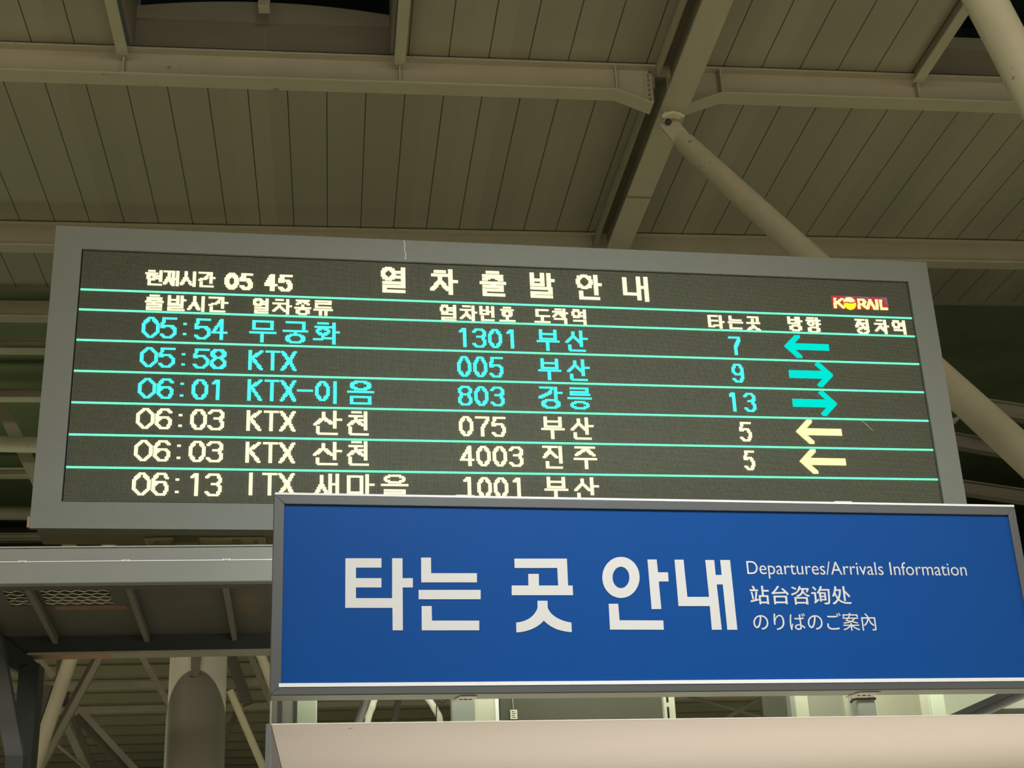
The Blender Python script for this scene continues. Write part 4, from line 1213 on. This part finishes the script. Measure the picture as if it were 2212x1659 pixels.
backpanel('pale yellow green panel at the right end of the gap', 2040, 2300, 5.88, M_greenwhite)
# strapped grey box
x0, x1 = P_y(1853, 1530, 5.50).x, P_y(1893, 1530, 5.50).x
sb_ = thing('duct_box', 'grey boxed duct with a black strap under the right fixing plate', 'duct', ((x0+x1)/2, 5.54, zk))
obj('box', MB().box(x0, x1, 5.50, 5.575, zk, 2.95), M_greypost, sb_, bevel=0.006)
zs1 = P_y(1870, 1509, 5.495).z
obj('strap', MB().path([(x0-0.028, 5.50, zs1-0.014), (x0-0.018, 5.494, zs1-0.004), (x0, 5.494, zs1), (x1, 5.494, zs1), (x1+0.003, 5.51, zs1)], 0.0045, 8), M_black, sb_)
# dark slanted members in the opening
for lab, a, b, w in (('dark slanted rail low in the opening under the sign', (1440, 1623), (1760, 1444), 8), ('dark slanted rail high in the opening under the sign', (1380, 1475), (1700, 1564), 6)):
    pbar('slanted_rail', lab, 'rail', a, b, 6.9 if 'low' in lab else 7.1, w, M_webdark, group='slanted rails in the dark opening')
# aluminium diagonal at the right end
t = thing('aluminium_rail', 'blue grey aluminium channel slanting across the right end of the gap', 'rail', P_y(2080, 1560, 5.7))
for (da, m_, nm) in ((0, M_charcoal, 'flange'), (17, M_aludark, 'web'), (30, M_alu, 'flange')):
    obj(nm, MB().bar(P_y(2020+da*1.9+36, 1550, 5.66+0.001*da), P_y(2200+da*1.9, 1486, 5.66+0.001*da), 0.026 if da < 25 else 0.012, 0.02, (0, 1, 0)), m_, t)
tag(obj('stone_panel', MB().box(P_y(2120, 1550, 5.82).x, P_y(2300, 1550, 5.82).x, 5.82, 5.84, zk, P_y(2200, 1530, 5.82).z), M_panelD), 'dark rough panel low in the far right corner of the gap', 'panel')
# lagged pipes, cables and the tag
def pipe(name, label, pts, y, r, m_, cat='pipe', group=None, drop=True):
    P3 = [P_y(px, py, y) for px, py in pts]
    if drop:
        e = P3[-1]+(P3[-1]-P3[-2])*0.35
        P3.append(Vector((e.x, e.y, zk+r*0.6)))
    n = 14
    out = []
    for k in range(n+1):
        u = k/n*(len(P3)-1)
        i = min(int(u), len(P3)-2)
        f = u-i
        p0, p1, p2, p3 = P3[max(i-1, 0)], P3[i], P3[i+1], P3[min(i+2, len(P3)-1)]
        out.append(0.5*((2*p1)+(p2-p0)*f+(2*p0-5*p1+4*p2-p3)*f*f+(3*p1-p0-3*p2+p3)*f**3))
    rs = [r*(1+0.06*math.sin(k*2.1)) for k in range(n+1)] if m_ is M_wrap else r
    return tag(obj(name, MB().path(out, rs, 16), m_), label, cat, group)
pipe('lagged_pipe', 'white wrapped pipe bending left of centre under the sign', [(822, 1490), (810, 1508), (803, 1530), (795, 1553)], 5.45, 0.0125, M_wrap, group='white wrapped pipes under the sign')
pipe('lagged_pipe', 'white wrapped pipe curving down right beside the box post under the sign', [(905, 1490), (924, 1508), (940, 1532), (950, 1553)], 5.45, 0.0125, M_wrap, group='white wrapped pipes under the sign')
pbar('truss_tube', 'grey tube end slanting beside the first wrapped pipe under the sign', 'tube', (820, 1418), (656, 1930), 7.2, 17, M_greypost, True)
pbar('truss_brace', 'dim slanted strut between the two wrapped pipes under the sign', 'brace', (883, 1414), (782, 1868), 8.0, 13, M_webdark)
pipe('black_cable', 'black cable looping from the second wrapped pipe to the box post', [(974, 1500), (965, 1512), (955, 1519), (944, 1519)], 5.42, 0.0022, M_black, 'cable')
ct = thing('tagged_cable', 'thin grey cable with a small white tag hanging before the dark olive panel', 'cable', P_y(1109, 1553, 5.77))
P3 = [P_y(1104, 1490, 5.776), P_y(1107, 1508, 5.776), P_y(1109, 1535, 5.776)]
obj('cord', MB().path(P3, 0.0025, 8), M_greypost, ct)
a, b = P_y(1102.5, 1554, 5.77), P_y(1117, 1533, 5.77)
tg = obj('tag', MB().box(a.x, b.x, 5.768, 5.771, a.z, b.z), M_paperwhite, ct, bevel=0.001)
inkm = MB()
for k in range(4):
    z = a.z+(b.z-a.z)*(0.16+0.2*k)
    inkm.box(a.x+0.006, b.x-0.007-(k % 2)*0.004, 5.7672, 5.7678, z, z+0.0026)
obj('ink_marks', inkm, M_black, tg)
